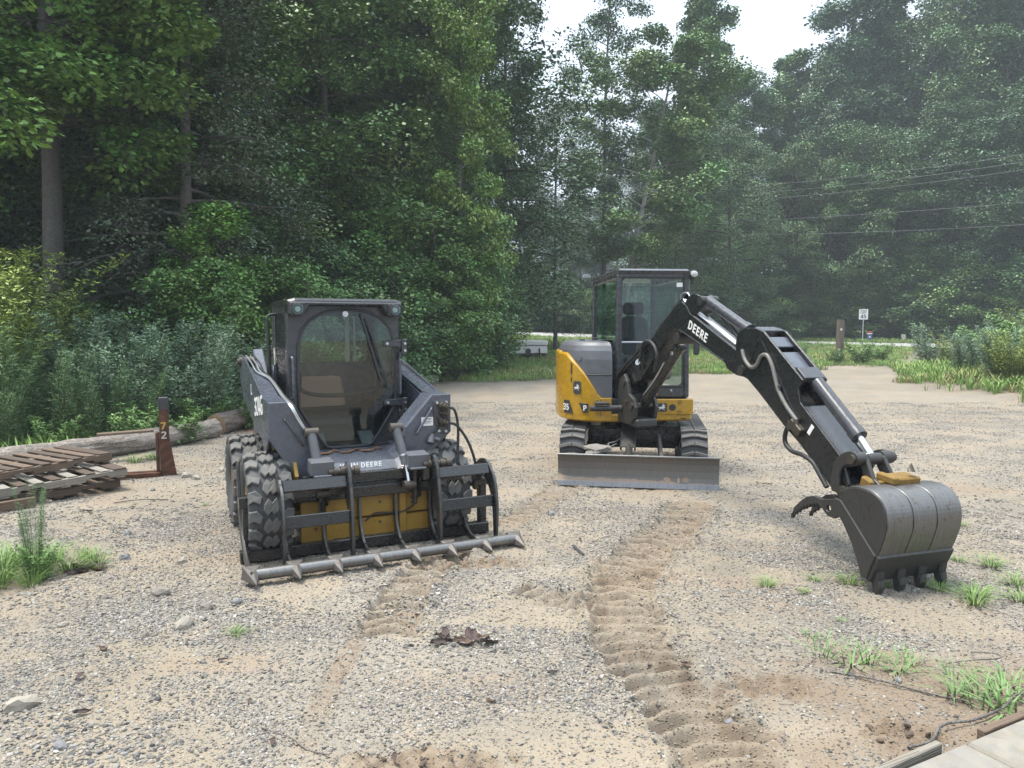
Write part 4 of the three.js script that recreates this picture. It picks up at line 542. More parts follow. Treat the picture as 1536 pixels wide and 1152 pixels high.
    mesh('arm_pivot', [cyl([s * 0.55, 1.40, -1.52], [s * 0.735, 1.40, -1.52], 0.05), cyl([s * 0.735, 1.40, -1.52], [s * 0.75, 1.40, -1.52], 0.03)], M.pin, A);
    if (s < 0) { const a = text('324G', 0.15, 0.002); a.rotateY(-Math.PI / 2); a.rotateX(-0.13).translate(-0.722, 1.10, -0.33); mesh('lettering', a, M.white, A); const b = text('L', 0.09, 0.002); b.rotateY(-Math.PI / 2).translate(-0.722, 1.20, -0.75); mesh('lettering', b, M.white, A); }
    const tx = s < 0 ? -0.42 : 0.235, bxx = s < 0 ? -0.385 : 0.285; const c = grp('tilt_cylinder', S); mesh('barrel', [cyl([tx, 0.93, 0.24], [bxx, 0.66, 0.32], 0.036, 0.036, 24), cyl([bxx - 0.001, 0.70, 0.312], [bxx, 0.66, 0.322], 0.041, 0.041, 24)], M.hood, c); mesh('collar', cyl([bxx + (tx - bxx) * 0.25, 0.735, 0.297], [bxx + (tx - bxx) * 0.22, 0.722, 0.301], 0.0375, 0.0375, 24), M.bright, c); mesh('rod', cyl([bxx, 0.66, 0.32], [bxx + 0.012, 0.50, 0.36], 0.019), M.chrome, c); mesh('base_eye', cyl([tx - 0.05, 0.94, 0.235], [tx + 0.05, 0.94, 0.235], 0.036), M.pin, c); mesh('rod_eye', cyl([bxx - 0.03, 0.50, 0.36], [bxx + 0.06, 0.50, 0.36], 0.036), M.pin, c);
    const q = grp('coupler_latch', S); const bx0 = s < 0 ? -0.40 : 0.33; mesh('latch_box', [bx(0.17, 0.105, 0.13, bx0 + (s < 0 ? 0.02 : 0.03), 0.70, 0.36, 0.1, 0, 0, 0.006), bx(0.13, 0.02, 0.16, bx0 + 0.02, 0.64, 0.37)], M.hood, q); const pc = bx0 + 0.15; mesh('latch_pin', [cyl([pc - 0.09, 0.665, 0.42], [pc + 0.13, 0.665, 0.42], 0.024), cyl([pc - 0.05, 0.665, 0.42], [pc - 0.03, 0.665, 0.42], 0.036), cyl([pc, 0.665, 0.42], [pc + 0.03, 0.665, 0.42], 0.038), cyl([pc + 0.05, 0.665, 0.42], [pc + 0.075, 0.665, 0.42], 0.034), cyl([pc + 0.1, 0.665, 0.42], [pc + 0.14, 0.665, 0.42], 0.036), bx(0.05, 0.12, 0.03, pc - 0.06, 0.60, 0.41)], M.pin, q); mesh('latch_post', [bx(0.03, 0.32, 0.05, bx0 + 0.02, 0.50, 0.33), bx(0.02, 0.26, 0.03, bx0 + 0.07, 0.52, 0.31)], M.black, q);
  }
  // coupler block, sticker and plug on one arm
  const cb = grp('hydraulic_coupler', S, 0.64, 1.03, 0.18);
  mesh('mount_plate', plate([[-0.075, 0.10], [0.055, 0.10], [0.055, -0.17], [-0.02, -0.17], [-0.075, -0.05]], 0.012, 'z', 0), M.cabGrey, cb);
  for (const [y, r] of [[0.055, 0.036], [-0.005, 0.026], [-0.075, 0.036]]) mesh('fitting', [cyl([0.0, y, 0], [0.01, y, 0.045], r, r, 16), cyl([0.01, y, 0.045], [0.015, y, 0.075], r * 0.75, r * 0.7, 12), cyl([0.015, y, 0.07], [0.02, y, 0.10], r * 0.5, r * 0.45, 6)], M.pin, cb);
  mesh('bolt', [[-0.045, 0.085], [0.035, 0.085], [0.03, -0.15], [-0.03, -0.145]].map(([x, y]) => cyl([x, y, 0.005], [x, y, 0.02], 0.012, 0.012, 8)), M.bright, cb).userData.kind = 'stuff';
  mesh('hose', tube([[0.66, 1.085, 0.27], [0.70, 1.07, 0.29], [0.735, 0.95, 0.29], [0.735, 0.75, 0.29], [0.72, 0.60, 0.31], [0.70, 0.45, 0.33]], 0.011), M.hose, S);
  mesh('hose', tube([[0.66, 0.955, 0.27], [0.71, 0.945, 0.29], [0.79, 0.85, 0.30], [0.85, 0.72, 0.31], [0.88, 0.58, 0.32], [0.87, 0.48, 0.32]], 0.011), M.hose, S);
  mesh('sticker', bx(0.10, 0.07, 0.003, 0.515, 0.965, 0.178, 0, 0, 0, 0.0005), M.white, S);
  mesh('sticker_print', [text('CAUTION', 0.011, 0.001).translate(0.515, 0.985, 0.18), bx(0.075, 0.004, 0.001, 0.515, 0.965, 0.1805), bx(0.06, 0.004, 0.001, 0.510, 0.953, 0.1805)], M.plastic, S);
  mesh('electric_plug', [cyl([0.545, 0.83, 0.19], [0.525, 0.79, 0.215], 0.03, 0.028, 14), cyl([0.545, 0.83, 0.19], [0.56, 0.86, 0.185], 0.022, 0.018, 12), cyl([0.575, 0.825, 0.19], [0.61, 0.81, 0.21], 0.02, 0.02, 12)], M.hood, S);
  mesh('plug_cable', tube([[0.56, 0.86, 0.185], [0.58, 0.89, 0.2], [0.61, 0.90, 0.19], [0.605, 0.96, 0.19], [0.59, 1.0, 0.185]], 0.006), M.hose, S);
  // ---------- grapple bucket ----------
  const Gp = grp('grapple', S, 0, 0.012, 0);
  const xs8 = [-0.92, -0.637, -0.354, -0.071, 0.212, 0.495, 0.778, 1.05];
  mesh('upper_rail', [bx(1.96, 0.085, 0.085, 0.03, 0.455, 0.25), bx(1.24, 0.07, 0.06, 0.12, 0.575, 0.27)], M.black, Gp);
  mesh('lower_rail', bx(1.96, 0.085, 0.085, 0.03, 0.055, 0.25), M.black, Gp);
  mesh('back_post', [bx(0.06, 0.36, 0.07, 0.96, 0.255, 0.25), bx(0.05, 0.36, 0.06, -0.90, 0.255, 0.25)], M.black, Gp);
  mesh('middle_rail', bx(1.2, 0.05, 0.05, 0.1, 0.50, 0.235), M.black, Gp);
  const tine = [[0.235, 0.49], [0.275, 0.49], [0.285, 0.30], [0.315, 0.18], [0.38, 0.10], [0.47, 0.065], [0.69, 0.06], [0.69, 0.02], [0.45, 0.018], [0.34, 0.045], [0.265, 0.12], [0.235, 0.25]];
  const rim = (pts, w, x) => { const o = pts.map((p, i) => { const a = pts[Math.max(0, i - 1)], b = pts[Math.min(pts.length - 1, i + 1)], dz = b[0] - a[0], dy = b[1] - a[1], l = Math.hypot(dz, dy); return [p[0] - dy / l * 0.005, p[1] + dz / l * 0.005]; }); return plate(o.concat(pts.map(([z, y], i) => [z - (o[i][0] - z) * 0.4, y - (o[i][1] - y) * 0.4]).reverse()), w, 'x', x, 0.001); };
  const tineFront = smoothPts([[0.275, 0.44], [0.285, 0.30], [0.315, 0.18], [0.38, 0.10], [0.47, 0.065], [0.66, 0.06]], 4).reverse().map((p) => p);
  for (let i = 1; i < 7; i++) { const t = mesh('tine', plate(tine, 0.022, 'x', xs8[i], 0.004), M.black, Gp); mesh('worn_edge', rim(tineFront.slice().reverse(), 0.018, xs8[i]), M.worn, Gp); }
  mesh('end_plate', plate(smoothPts([[0.0, 0.70], [0.03, 0.72], [0.07, 0.55], [0.12, 0.36], [0.22, 0.22], [0.42, 0.11], [0.74, 0.09]], 4).concat([[0.75, 0.02]], smoothPts([[0.45, 0.02], [0.25, 0.10], [0.10, 0.22], [0.03, 0.38], [0.0, 0.55]], 4)).map(([z, y]) => [z + 0.02, y]), 0.022, 'x', -0.925, 0.004), M.steelDark, Gp);
  mesh('front_pipe', cyl([-0.93, 0.055, 0.71], [1.03, 0.060, 0.715], 0.040, 0.040, 20), M.steel, Gp);
  xs8.forEach((x, i) => { const w = 0.055; const pts = [[-w, 0.0], [w * 1.1, 0], [0.02, 0.0]]; const g = new THREE.BufferGeometry(); const a = [[-w, 0.085, -0.035], [w, 0.085, -0.035], [w + 0.012, 0.0, -0.04], [-w - 0.012, 0.0, -0.04], [0.01, 0.012, 0.155], [0.01, 0.0, 0.145], [0.005, 0.07, 0.055]]; const f = [[0, 6, 1], [0, 4, 6], [1, 6, 4], [1, 4, 2], [0, 3, 4], [4, 5, 2], [4, 3, 5], [3, 2, 5], [0, 1, 2], [0, 2, 3]]; g.setAttribute('position', new THREE.BufferAttribute(new Float32Array(f.flatMap((t) => t.flatMap((k) => a[k]))), 3)); g.computeVertexNormals(); g.translate(x, 0.02, 0.70); mesh('tooth', g, M.steelBlade, Gp); });
  const lidOuter = smoothPts([[0.22, 0.60], [0.32, 0.645], [0.45, 0.63], [0.56, 0.54], [0.615, 0.38], [0.62, 0.2], [0.60, 0.05]], 4).concat(smoothPts([[0.565, 0.05], [0.555, 0.2], [0.53, 0.34], [0.47, 0.44], [0.38, 0.50], [0.22, 0.49]], 4));
  const lidInner = smoothPts([[0.24, 0.55], [0.34, 0.62], [0.40, 0.70], [0.46, 0.73], [0.53, 0.66], [0.585, 0.45], [0.605, 0.25], [0.60, 0.04]], 4).concat(smoothPts([[0.565, 0.04], [0.53, 0.22], [0.50, 0.34], [0.43, 0.44], [0.33, 0.50], [0.24, 0.50]], 4));
  for (const [o, i, side] of [[-0.69, -0.205, -1], [0.935, 0.47, 1]]) {
    mesh('worn_edge', rim(smoothPts([[0.45, 0.63], [0.56, 0.54], [0.615, 0.38], [0.62, 0.2], [0.60, 0.05]], 4), 0.018, o), M.worn, Gp); mesh('worn_edge', rim(smoothPts([[0.53, 0.66], [0.585, 0.45], [0.605, 0.25], [0.60, 0.04]], 4), 0.02, i), M.worn, Gp);
    mesh('clamp_side', plate(lidOuter, 0.024, 'x', o, 0.005), M.black, Gp); mesh('clamp_side', plate(lidInner, 0.028, 'x', i, 0.005), M.black, Gp);
    const c = (o + i) / 2, w = Math.abs(o - i) - 0.03;
    mesh('clamp_bar', bx(w, 0.085, 0.035, c, 0.585, 0.475, -0.45, 0, 0, 0.005), M.black, Gp); mesh('clamp_bar', bx(w, 0.09, 0.035, c, 0.345, 0.555, -0.12, 0, 0, 0.005), M.black, Gp); mesh('clamp_bar', bx(w, 0.07, 0.05, c, 0.50, 0.33, 0, 0, 0, 0.005), M.black, Gp);
    mesh('clamp_hinge', [cyl([o - side * 0.0 - 0.03, 0.47, 0.30], [o + 0.06, 0.47, 0.30], 0.02), bx(0.03, 0.14, 0.05, o - side * 0.06, 0.46, 0.31)], M.pin, Gp);
    mesh('clamp_cylinder', [cyl([i + side * 0.10, 0.44, 0.27], [i + side * 0.10, 0.60, 0.40], 0.024)], M.black, Gp);
  }
}
// ---------- mini excavator ----------
const deerPts = [[-0.46, -0.02], [-0.30, 0.06], [-0.12, 0.08], [0.06, 0.10], [0.16, 0.20], [0.14, 0.32], [0.22, 0.44], [0.12, 0.40], [0.02, 0.44], [0.10, 0.34], [0.10, 0.27], [-0.02, 0.30], [0.0, 0.24], [0.18, 0.25], [0.30, 0.29], [0.38, 0.24], [0.28, 0.18], [0.26, 0.04], [0.40, -0.02], [0.47, -0.12], [0.36, -0.06], [0.20, -0.08], [0.10, -0.14], [0.26, -0.24], [0.34, -0.36], [0.18, -0.26], [-0.02, -0.16], [-0.18, -0.12], [-0.24, -0.22], [-0.40, -0.36], [-0.34, -0.22], [-0.30, -0.08], [-0.44, -0.06]];
function emblem(w, h) { return [plate(rrect(-w / 2, -h / 2, w / 2, h / 2, w * 0.22), 0.004, 'z', 0.002, 0.0005), plate(deerPts.map(([x, y]) => [x * w * 0.82, y * w * 0.82]), 0.003, 'z', 0.0052, 0)]; }
{
  const E = thing('mini_excavator', 'yellow and black mini excavator with cab, dozer blade and outstretched arm', 'excavator', [1.55, 0, -9.41], 0);
  const pose = (name, x, z, deg) => { const g = grp(name, E, x - 1.55, 0, z + 9.41); g.rotation.y = deg * Math.PI / 180; return g; };
  const D = (n) => pose(n, 1.545, -9.4, -10), U = (n) => pose(n, 1.5, -9.43, 5), B = (n) => pose(n, 1.41, -8.5, 18.3);
  // tracks
  const Lh = 0.76, r = 0.245, yc = 0.285, per = 4 * Lh + 2 * Math.PI * r;
  const along = (u) => { u = ((u % per) + per) % per; if (u < 2 * Lh) return [Lh - u, yc + r, Math.PI / 2]; u -= 2 * Lh; if (u < Math.PI * r) { const a = Math.PI / 2 + u / r; return [-Lh + Math.cos(a) * r, yc + Math.sin(a) * r, a]; } u -= Math.PI * r; if (u < 2 * Lh) return [-Lh + u, yc - r, -Math.PI / 2]; u -= 2 * Lh; const a = -Math.PI / 2 + u / r; return [Lh + Math.cos(a) * r, yc + Math.sin(a) * r, a]; };
  const loop = (rad, n = 64) => { const p = []; for (let i = 0; i < n; i++) { const [z, y, a] = along(i / n * per); p.push([z + Math.cos(a) * (rad - r), y + Math.sin(a) * (rad - r)]); } return p; };
  const lugG = boxUV(join([plate([[-0.145, -0.034], [-0.145, 0.008], [-0.02, 0.040], [-0.004, 0.036], [-0.004, -0.008], [-0.03, -0.004]], 0.034, 'z', 0, 0.006), plate([[0.145, -0.034], [0.145, 0.008], [0.02, 0.040], [0.004, 0.036], [0.004, -0.008], [0.03, -0.004]].reverse(), 0.034, 'z', 0, 0.006)]));
  for (const [x, tilt] of [[-0.69, 0], [0.69, 0]]) {
    const t = D('track');
    mesh('belt', plate(loop(r), 0.29, 'x', x, 0.006, [loop(r - 0.035)]), M.rubber, t);
    const n = 44; for (let k = 0; k < n; k++) { const [z, y, a] = along((k + (x > 0 ? 0.4 : 0)) / n * per), m = new THREE.Mesh(lugG, M.lug); m.name = 'lug'; m.castShadow = m.receiveShadow = true; const N = V(0, Math.sin(a), Math.cos(a)), Xa = V(1, 0, 0); m.matrix.makeBasis(Xa, N.clone().cross(Xa), N).setPosition(x, y + Math.sin(a) * 0.014, z + Math.cos(a) * 0.014); m.matrix.decompose(m.position, m.quaternion, m.scale); t.add(m); }
    mesh('sprocket', [cyl([x - 0.11, yc, -Lh], [x + 0.11, yc, -Lh], 0.20, 0.20, 24)], M.steelDark, t); mesh('idler', [cyl([x - 0.11, yc, Lh], [x + 0.11, yc, Lh], 0.20, 0.20, 24)], M.steelDark, t);
    mesh('roller', [-0.45, -0.15, 0.15, 0.45].map((z) => cyl([x - 0.1, 0.13, z], [x + 0.1, 0.13, z], 0.075, 0.075, 16)), M.steelDark, t).userData.kind = 'stuff';
    mesh('track_frame', bx(0.16, 0.20, 1.4, x, 0.30, 0), M.black, t);
  }
  const cf = D('car_frame'); mesh('cross_frame', [bx(1.10, 0.24, 0.7, 0, 0.40, 0), bx(0.7, 0.14, 1.0, 0, 0.44, 0.05), bx(1.0, 0.12, 0.3, 0, 0.34, 0.35)], M.black, cf); mesh('swing_bearing', cyl([0, 0.50, 0], [0, 0.64, 0], 0.42, 0.42, 40), M.black, cf);
  // dozer blade
  T.blade = canvasTex(1024, 256, (c, w, h) => { const q = rng(91); c.fillStyle = '#6c6965'; c.fillRect(0, 0, w, h); for (let i = 0; i < 2600; i++) { const g = 60 + q() * 90; c.strokeStyle = `rgba(${g},${g * 0.93},${g * 0.86},0.13)`; c.lineWidth = 0.5 + q() * 3; const x = q() * w, y = q() * h; c.beginPath(); c.moveTo(x, y); c.lineTo(x + (q() - 0.5) * 4, y + 10 + q() * 60); c.stroke(); } for (let i = 0; i < 60; i++) { c.fillStyle = `rgba(${110 + q() * 40},${60 + q() * 30},${30 + q() * 20},0.28)`; c.beginPath(); const x = i < 34 ? w * (0.62 + q() * 0.1) : q() * w, y = i < 34 ? h * (0.12 + q() * 0.25) : q() * h; c.ellipse(x, y, 1 + q() * 9, 1 + q() * 6, q() * 3, 0, 7); c.fill(); } c.fillStyle = '#958577'; c.beginPath(); c.moveTo(0, h); let y = h * 0.70; for (let x = 0; x <= w; x += 12) { y += (q() - 0.5) * 16; const lo = x < w * 0.72 ? 0.84 + 0.06 * (x / w) : 0.97; y = y * 0.7 + 0.3 * h * lo; c.lineTo(x, y); } c.lineTo(w, h); c.fill(); for (let i = 0; i < 500; i++) { const g = 110 + q() * 70; c.fillStyle = `rgba(${g},${g * 0.87},${g * 0.75},0.5)`; c.fillRect(q() * w * 0.74, h * (0.86 + q() * 0.14), 2 + q() * 5, 1 + q() * 3); } c.fillStyle = '#9a8470'; c.beginPath(); c.ellipse(w * 0.685, h * 0.84, 24, 18, 0.5, 0, 7); c.fill(); c.fillStyle = '#a98c6c'; c.fillRect(w * 0.748, h * 0.78, 14, 44); c.fillStyle = '#8f7a68'; c.beginPath(); c.ellipse(w * 0.80, h * 0.84, 20, 22, 0.2, 0, 7); c.fill(); }, true);
  const bl = D('dozer_blade');
  { const x0 = -0.80, x1 = 0.915, prof = [[0.345, 1.50], [0.33, 1.475], [0.26, 1.45], [0.18, 1.445], [0.11, 1.455], [0.05, 1.48]], nx = 20, pos = [], uv = []; const P = (i, j) => [x0 + (x1 - x0) * i / nx, prof[j][0], prof[j][1]], Q = (i, j) => [i / nx, 1 - j / (prof.length - 1)];
    for (let i = 0; i < nx; i++) for (let j = 0; j + 1 < prof.length; j++) for (const [a, b] of [[i, j], [i, j + 1], [i + 1, j + 1], [i, j], [i + 1, j + 1], [i + 1, j]]) { pos.push(...P(a, b)); uv.push(...Q(a, b)); }
    const g = new THREE.BufferGeometry(); g.setAttribute('position', new THREE.BufferAttribute(new Float32Array(pos), 3)); g.setAttribute('uv', new THREE.BufferAttribute(new Float32Array(uv), 2)); g.computeVertexNormals();
    mesh('blade_face', g, std([0.92, 0.92, 0.92], { map: T.blade, roughness: 0.6, metalness: 0.25 }), bl, true);
    const c = (x0 + x1) / 2, w = x1 - x0; mesh('blade_back', plate([[1.44, 0.05], [1.40, 0.16], [1.405, 0.27], [1.45, 0.345], [1.475, 0.335], [1.446, 0.26], [1.44, 0.18], [1.452, 0.10], [1.476, 0.05]], w - 0.004, 'x', c, 0.002), M.steelBlade, bl);
    mesh('blade_rim', [cyl([x0, 0.343, 1.495], [x1, 0.343, 1.495], 0.014)], M.steel, bl); mesh('cutting_edge', bx(w, 0.058, 0.02, c, 0.030, 1.492, -0.25, 0, 0, 0.003), M.edge, bl);
    mesh('push_arm', [bar([-0.30, 0.36, 0.5], [-0.30, 0.22, 1.43], 0.05, 0.14)], M.black, bl); mesh('push_arm', [bar([0.30, 0.40, 0.5], [0.32, 0.24, 1.43], 0.04, 0.14)], M.steelBlade, bl);
    mesh('lift_cylinder', [cyl([-0.03, 0.52, 0.5], [-0.04, 0.30, 1.36], 0.04), cyl([-0.08, 0.28, 1.38], [0.02, 0.28, 1.38], 0.045)], M.steelDark, bl); mesh('cylinder_guard', [bx(0.17, 0.02, 0.58, -0.05, 0.50, 0.86, 0.42), bx(0.02, 0.05, 0.58, -0.128, 0.48, 0.86, 0.42), bx(0.02, 0.05, 0.58, 0.028, 0.48, 0.86, 0.42)], M.steelDark, bl);
    mesh('cylinder_lug', [bx(0.04, 0.12, 0.12, -0.12, 0.28, 1.38), bx(0.04, 0.12, 0.12, 0.05, 0.28, 1.38)], M.steelBlade, bl);
    const mud = stoneGeo(88, 0.5); mud.scale(0.17, 0.12, 0.2).translate(-0.40, 0.36, 1.15); mesh('mud_clod', [mud, bx(0.12, 0.14, 0.1, -0.46, 0.28, 1.25, 0, 0.2, 0.3, 0.03)], std([0.20, 0.185, 0.165], { roughness: 1, bumpMap: T.grain, bumpScale: 0.004 }), bl);
    mesh('blade_hose', tube([[-0.12, 0.46, 0.9], [-0.2, 0.42, 1.0], [-0.27, 0.40, 1.02], [-0.26, 0.37, 1.06], [-0.18, 0.40, 1.02]], 0.009), M.steel, bl);
  }
  // house: plan outline from the front corner by the boom round to the tail
  const planA = smoothPts([[-0.42, 0.80], [-0.60, 0.77], [-0.76, 0.68], [-0.88, 0.52], [-0.935, 0.30], [-0.94, 0.0], [-0.88, -0.4], [-0.66, -0.75], [-0.3, -0.94], [0, -0.96]], 4);
  const planFull = planA.concat(smoothPts([[0, -0.96], [0.3, -0.92], [0.52, -0.72], [0.57, -0.4], [0.57, 0.5]], 4).slice(1), [[0.565, 0.70], [0.53, 0.74], [0.06, 0.78], [0.04, 0.60], [-0.30, 0.60], [-0.31, 0.80]]);
  const house = U('house');
  mesh('base_skirt', [plate(planFull, 0.10, 'y', 0.675, 0.02)], M.yellow, house);
  mesh('front_panel', plate(rrect(0.045, 0.70, 0.56, 0.885, 0.015), 0.06, 'z', 0.745, 0.008), M.yellow, house);
  mesh('deck', plate(planFull.map(([x, z]) => [x * 0.94, z * 0.94]), 0.20, 'y', 0.80, 0.02), M.cabGrey, house);
  const wallTop = (x, z, i) => { const n = planA.length; const t = i / n; return z > 0.2 ? (x > -0.56 ? 0.905 : x > -0.72 ? 0.905 + (-0.56 - x) / 0.16 * 0.27 : 1.175 + Math.min(1, (-0.72 - x) / 0.19) * 0.25) : 1.44 - 0.3 * Math.min(1, Math.max(0, (x + 0.6) / 0.4)); };
  { const rowsO = [], N = planA.length; const lev = [0, 0.25, 0.5, 0.75, 0.97, 1, 1]; for (let k = 0; k < lev.length; k++) rowsO.push(planA.map(([x, z], i) => { const y = 0.70 + (wallTop(x, z, i) - 0.70) * lev[k], s = k === 5 ? 0.985 : k === 6 ? 0.95 : 1; return [x * s, y, z * s]; })); mesh('side_cover', sheet(rowsO), M.yellow, house); }
  { const rows = [], plan = planA.map(([x, z]) => [x * 0.975, z * 0.975]); for (const [y, s] of [[0.90, 1], [1.2, 1], [1.35, 0.99], [1.45, 0.965], [1.51, 0.92], [1.545, 0.85], [1.56, 0.70]]) rows.push(plan.map(([x, z], i) => { const cx = -0.46, f = i < 3 ? 1 : 1; return [cx + (x - cx) * s, y, z * (s * 0.9 + 0.1)]; })); const last = rows[rows.length - 1]; rows.push(last.map(() => [-0.45, 1.562, 0.1]));
    const hood = mesh('hood', [sheet(rows), plate([[0.74, 0.93], [0.74, 1.17], [0.66, 1.40], [0.55, 1.53], [0.2, 1.555], [-0.8, 1.5], [-0.8, 0.93]], 0.05, 'x', -0.445, 0.012)], M.hood, house);
    mesh('hood_seam', tube([[-0.42, 1.172, 0.785], [-0.56, 1.172, 0.765], [-0.66, 1.172, 0.72], [-0.71, 1.172, 0.69]], 0.007), M.plastic, hood);
    mesh('fuel_cap', [cyl([-0.745, 1.36, 0.60], [-0.775, 1.365, 0.635], 0.038, 0.034, 18), bx(0.05, 0.03, 0.02, -0.735, 1.405, 0.605, 0, -0.8, 0)], M.hood, hood); mesh('hood_latch', [bx(0.06, 0.04, 0.05, -0.66, 1.56, 0.2), bx(0.06, 0.04, 0.05, -0.48, 1.575, 0.1)], M.plastic, hood); }
  const onWall = (g, x, z, y, out = 0.004) => { const a = Math.atan2(0.94 * (x + 0.2), z) ; return place(g, x + Math.sin(a) * out, y, z + Math.cos(a) * out, 0, a, 0); };
  const wallAt = (xw) => { let b = planA[0]; for (const p of planA) if (p[1] > 0.1 && Math.abs(p[0] - xw) < Math.abs(b[0] - xw)) b = p; return b; };
  const wa = (list, xw, y, out) => { let i = 0, bd = 9; planA.forEach((p, k) => { if (p[1] > 0.1 && Math.abs(p[0] - xw) < bd) { bd = Math.abs(p[0] - xw); i = k; } }); const A = planA[Math.max(0, i - 1)], C = planA[i + 1], P = planA[i], a = Math.atan2(A[1] - C[1], A[0] - C[0]); const nx = -Math.sin(a) , nz = Math.cos(a); return list.map((g) => place(g, P[0] + nx * out, y, P[1] + nz * out, 0, -a, 0)); };
  { const [a, b] = wa(emblem(0.105, 0.15), -0.80, 1.02, 0.004); mesh('emblem_plate', a, M.plastic, house); mesh('emblem', b, M.white, house); const e = emblem(0.12, 0.10).map((g) => g.translate(0.185, 0.79, 0.776)); mesh('emblem_plate', e[0], M.plastic, house); mesh('emblem', e[1], M.white, house); }
  mesh('model_plate', wa([plate([[-0.09, -0.075], [0.09, -0.075], [0.01, 0.075], [-0.09, 0.075]], 0.004, 'z', 0, 0.0005)], -0.872, 0.785, 0.005), M.cabGrey, house); mesh('lettering', wa([text('35', 0.075).translate(-0.045, -0.005, 0.002)], -0.872, 0.785, 0.007), M.white, house);
  mesh('model_plate', wa([plate([[-0.055, 0.055], [0.065, 0.055], [0.065, -0.055], [0.0, -0.055]], 0.004, 'z', 0, 0.0005)], -0.735, 0.785, 0.005), M.cabGrey, house); mesh('lettering', wa([text('P', 0.065).translate(0.025, 0, 0.002)], -0.735, 0.785, 0.007), M.white, house);
  mesh('slot', wa([bx(0.016, 0.13, 0.006, 0, 0, 0), bx(0.016, 0.05, 0.006, 0, -0.13, 0)], -0.86, 1.24, 0.006), M.plastic, house);
  mesh('bolt_recess', [[-0.565, 0.865], [-0.565, 0.745]].flatMap(([x, y]) => wa([cyl([0, 0, -0.004], [0, 0, 0.006], 0.030, 0.026, 16)], x, y, 0)).concat([[0.40, 0.85], [0.40, 0.735]].map(([x, y]) => cyl([x, y, 0.77], [x, y, 0.781], 0.030, 0.026, 16))), M.yellowDirty, house).userData.kind = 'stuff';
  mesh('horn_grille', [cyl([0.31, 0.79, 0.77], [0.31, 0.79, 0.778], 0.04, 0.04, 20)].concat([-0.018, 0.012].map((d) => bx(0.09, 0.006, 0.012, 0.31, 0.79 + d, 0.778))), M.plastic, house);
  mesh('recess', [bx(0.24, 0.19, 0.05, -0.43, 0.795, 0.76), bx(0.08, 0.018, 0.03, 0.44, 0.655, 0.735)], M.interior, house);
  // cab
  const cab = U('cab'), x0 = -0.36, x1 = 0.515, zf = 0.74, zb = -0.72;
  const post = (a, b, w) => bar(a, b, w, w, 0.014);
  mesh('cab_frame', [post([x0 + 0.03, 0.90, zf - 0.03], [x0 + 0.035, 2.33, zf - 0.03], 0.065), post([x1 - 0.03, 0.90, zf - 0.03], [x1 - 0.045, 2.33, zf - 0.03], 0.065), post([x0 + 0.03, 0.90, zb], [x0 + 0.04, 2.31, zb], 0.06), post([x1 - 0.03, 0.90, zb], [x1 - 0.04, 2.31, zb], 0.06), bar([x0 + 0.02, 2.325, zf - 0.03], [x1 - 0.03, 2.325, zf - 0.03], 0.06, 0.065, 0.012), bar([x0 + 0.04, 2.315, zf - 0.03], [x0 + 0.04, 2.30, zb], 0.06, 0.06, 0.012), bar([x1 - 0.04, 2.315, zf - 0.03], [x1 - 0.04, 2.30, zb], 0.06, 0.06, 0.012), bx(x1 - x0 - 0.02, 0.12, 0.05, (x0 + x1) / 2, 0.965, zf - 0.035, 0, 0, 0, 0.01), bar([x0 + 0.03, 1.50, zf - 0.05], [x0 + 0.03, 1.34, zb], 0.035, 0.04), bx(0.05, 0.06, 1.44, x0 + 0.03, 0.93, 0.01)], M.cabGrey, cab);
  mesh('roof', plate([[zf + 0.02, 2.34], [zf + 0.03, 2.375], [zf - 0.05, 2.40], [zb + 0.1, 2.39], [zb - 0.04, 2.35], [zb - 0.03, 2.32]], x1 - x0 - 0.02, 'x', (x0 + x1) / 2, 0.02), M.cabGrey, cab);
  mesh('front_window', plate(rrect(x0 + 0.055, 1.565, x1 - 0.07, 2.295, 0.03), 0.006, 'z', zf - 0.02, 0), M.glass, cab);
  mesh('lower_window', plate(rrect(x0 + 0.055, 1.03, x1 - 0.07, 1.535, 0.05), 0.006, 'z', zf - 0.022, 0), M.glass, cab);
  mesh('window_bar', [bx(x1 - x0 - 0.12, 0.022, 0.02, (x0 + x1) / 2, 1.55, zf - 0.018, 0, 0, 0, 0.004)], M.bright, cab); mesh('window_seal', plate(rrect(x0 + 0.05, 1.02, x1 - 0.065, 2.30, 0.05), 0.02, 'z', zf - 0.015, 0.004, [rrect(x0 + 0.07, 1.045, x1 - 0.085, 2.285, 0.05)]), M.plastic, cab);
  mesh('side_window', plate([[zf - 0.07, 1.52], [zf - 0.07, 2.28], [zb + 0.03, 2.27], [zb + 0.03, 1.37]], 0.006, 'x', x0 + 0.03, 0), M.glass, cab); mesh('side_window', plate([[zf - 0.07, 1.46], [zb + 0.03, 1.32], [zb + 0.03, 1.0], [zf - 0.07, 1.0]], 0.006, 'x', x0 + 0.03, 0), M.glass, cab); mesh('side_window', plate([[zf - 0.07, 1.0], [zf - 0.07, 2.28], [zb + 0.03, 2.27], [zb + 0.03, 1.0]], 0.006, 'x', x1 - 0.03, 0), M.glass, cab); mesh('rear_window', plate(rrect(x0 + 0.06, 1.5, x1 - 0.06, 2.28, 0.04), 0.006, 'z', zb, 0), M.glass, cab);
  mesh('rear_panel', bx(x1 - x0 - 0.04, 0.6, 0.05, (x0 + x1) / 2, 1.2, zb), M.interior, cab); mesh('cab_floor', bx(x1 - x0 - 0.04, 0.05, 1.40, (x0 + x1) / 2, 0.91, 0.0), M.interior, cab);
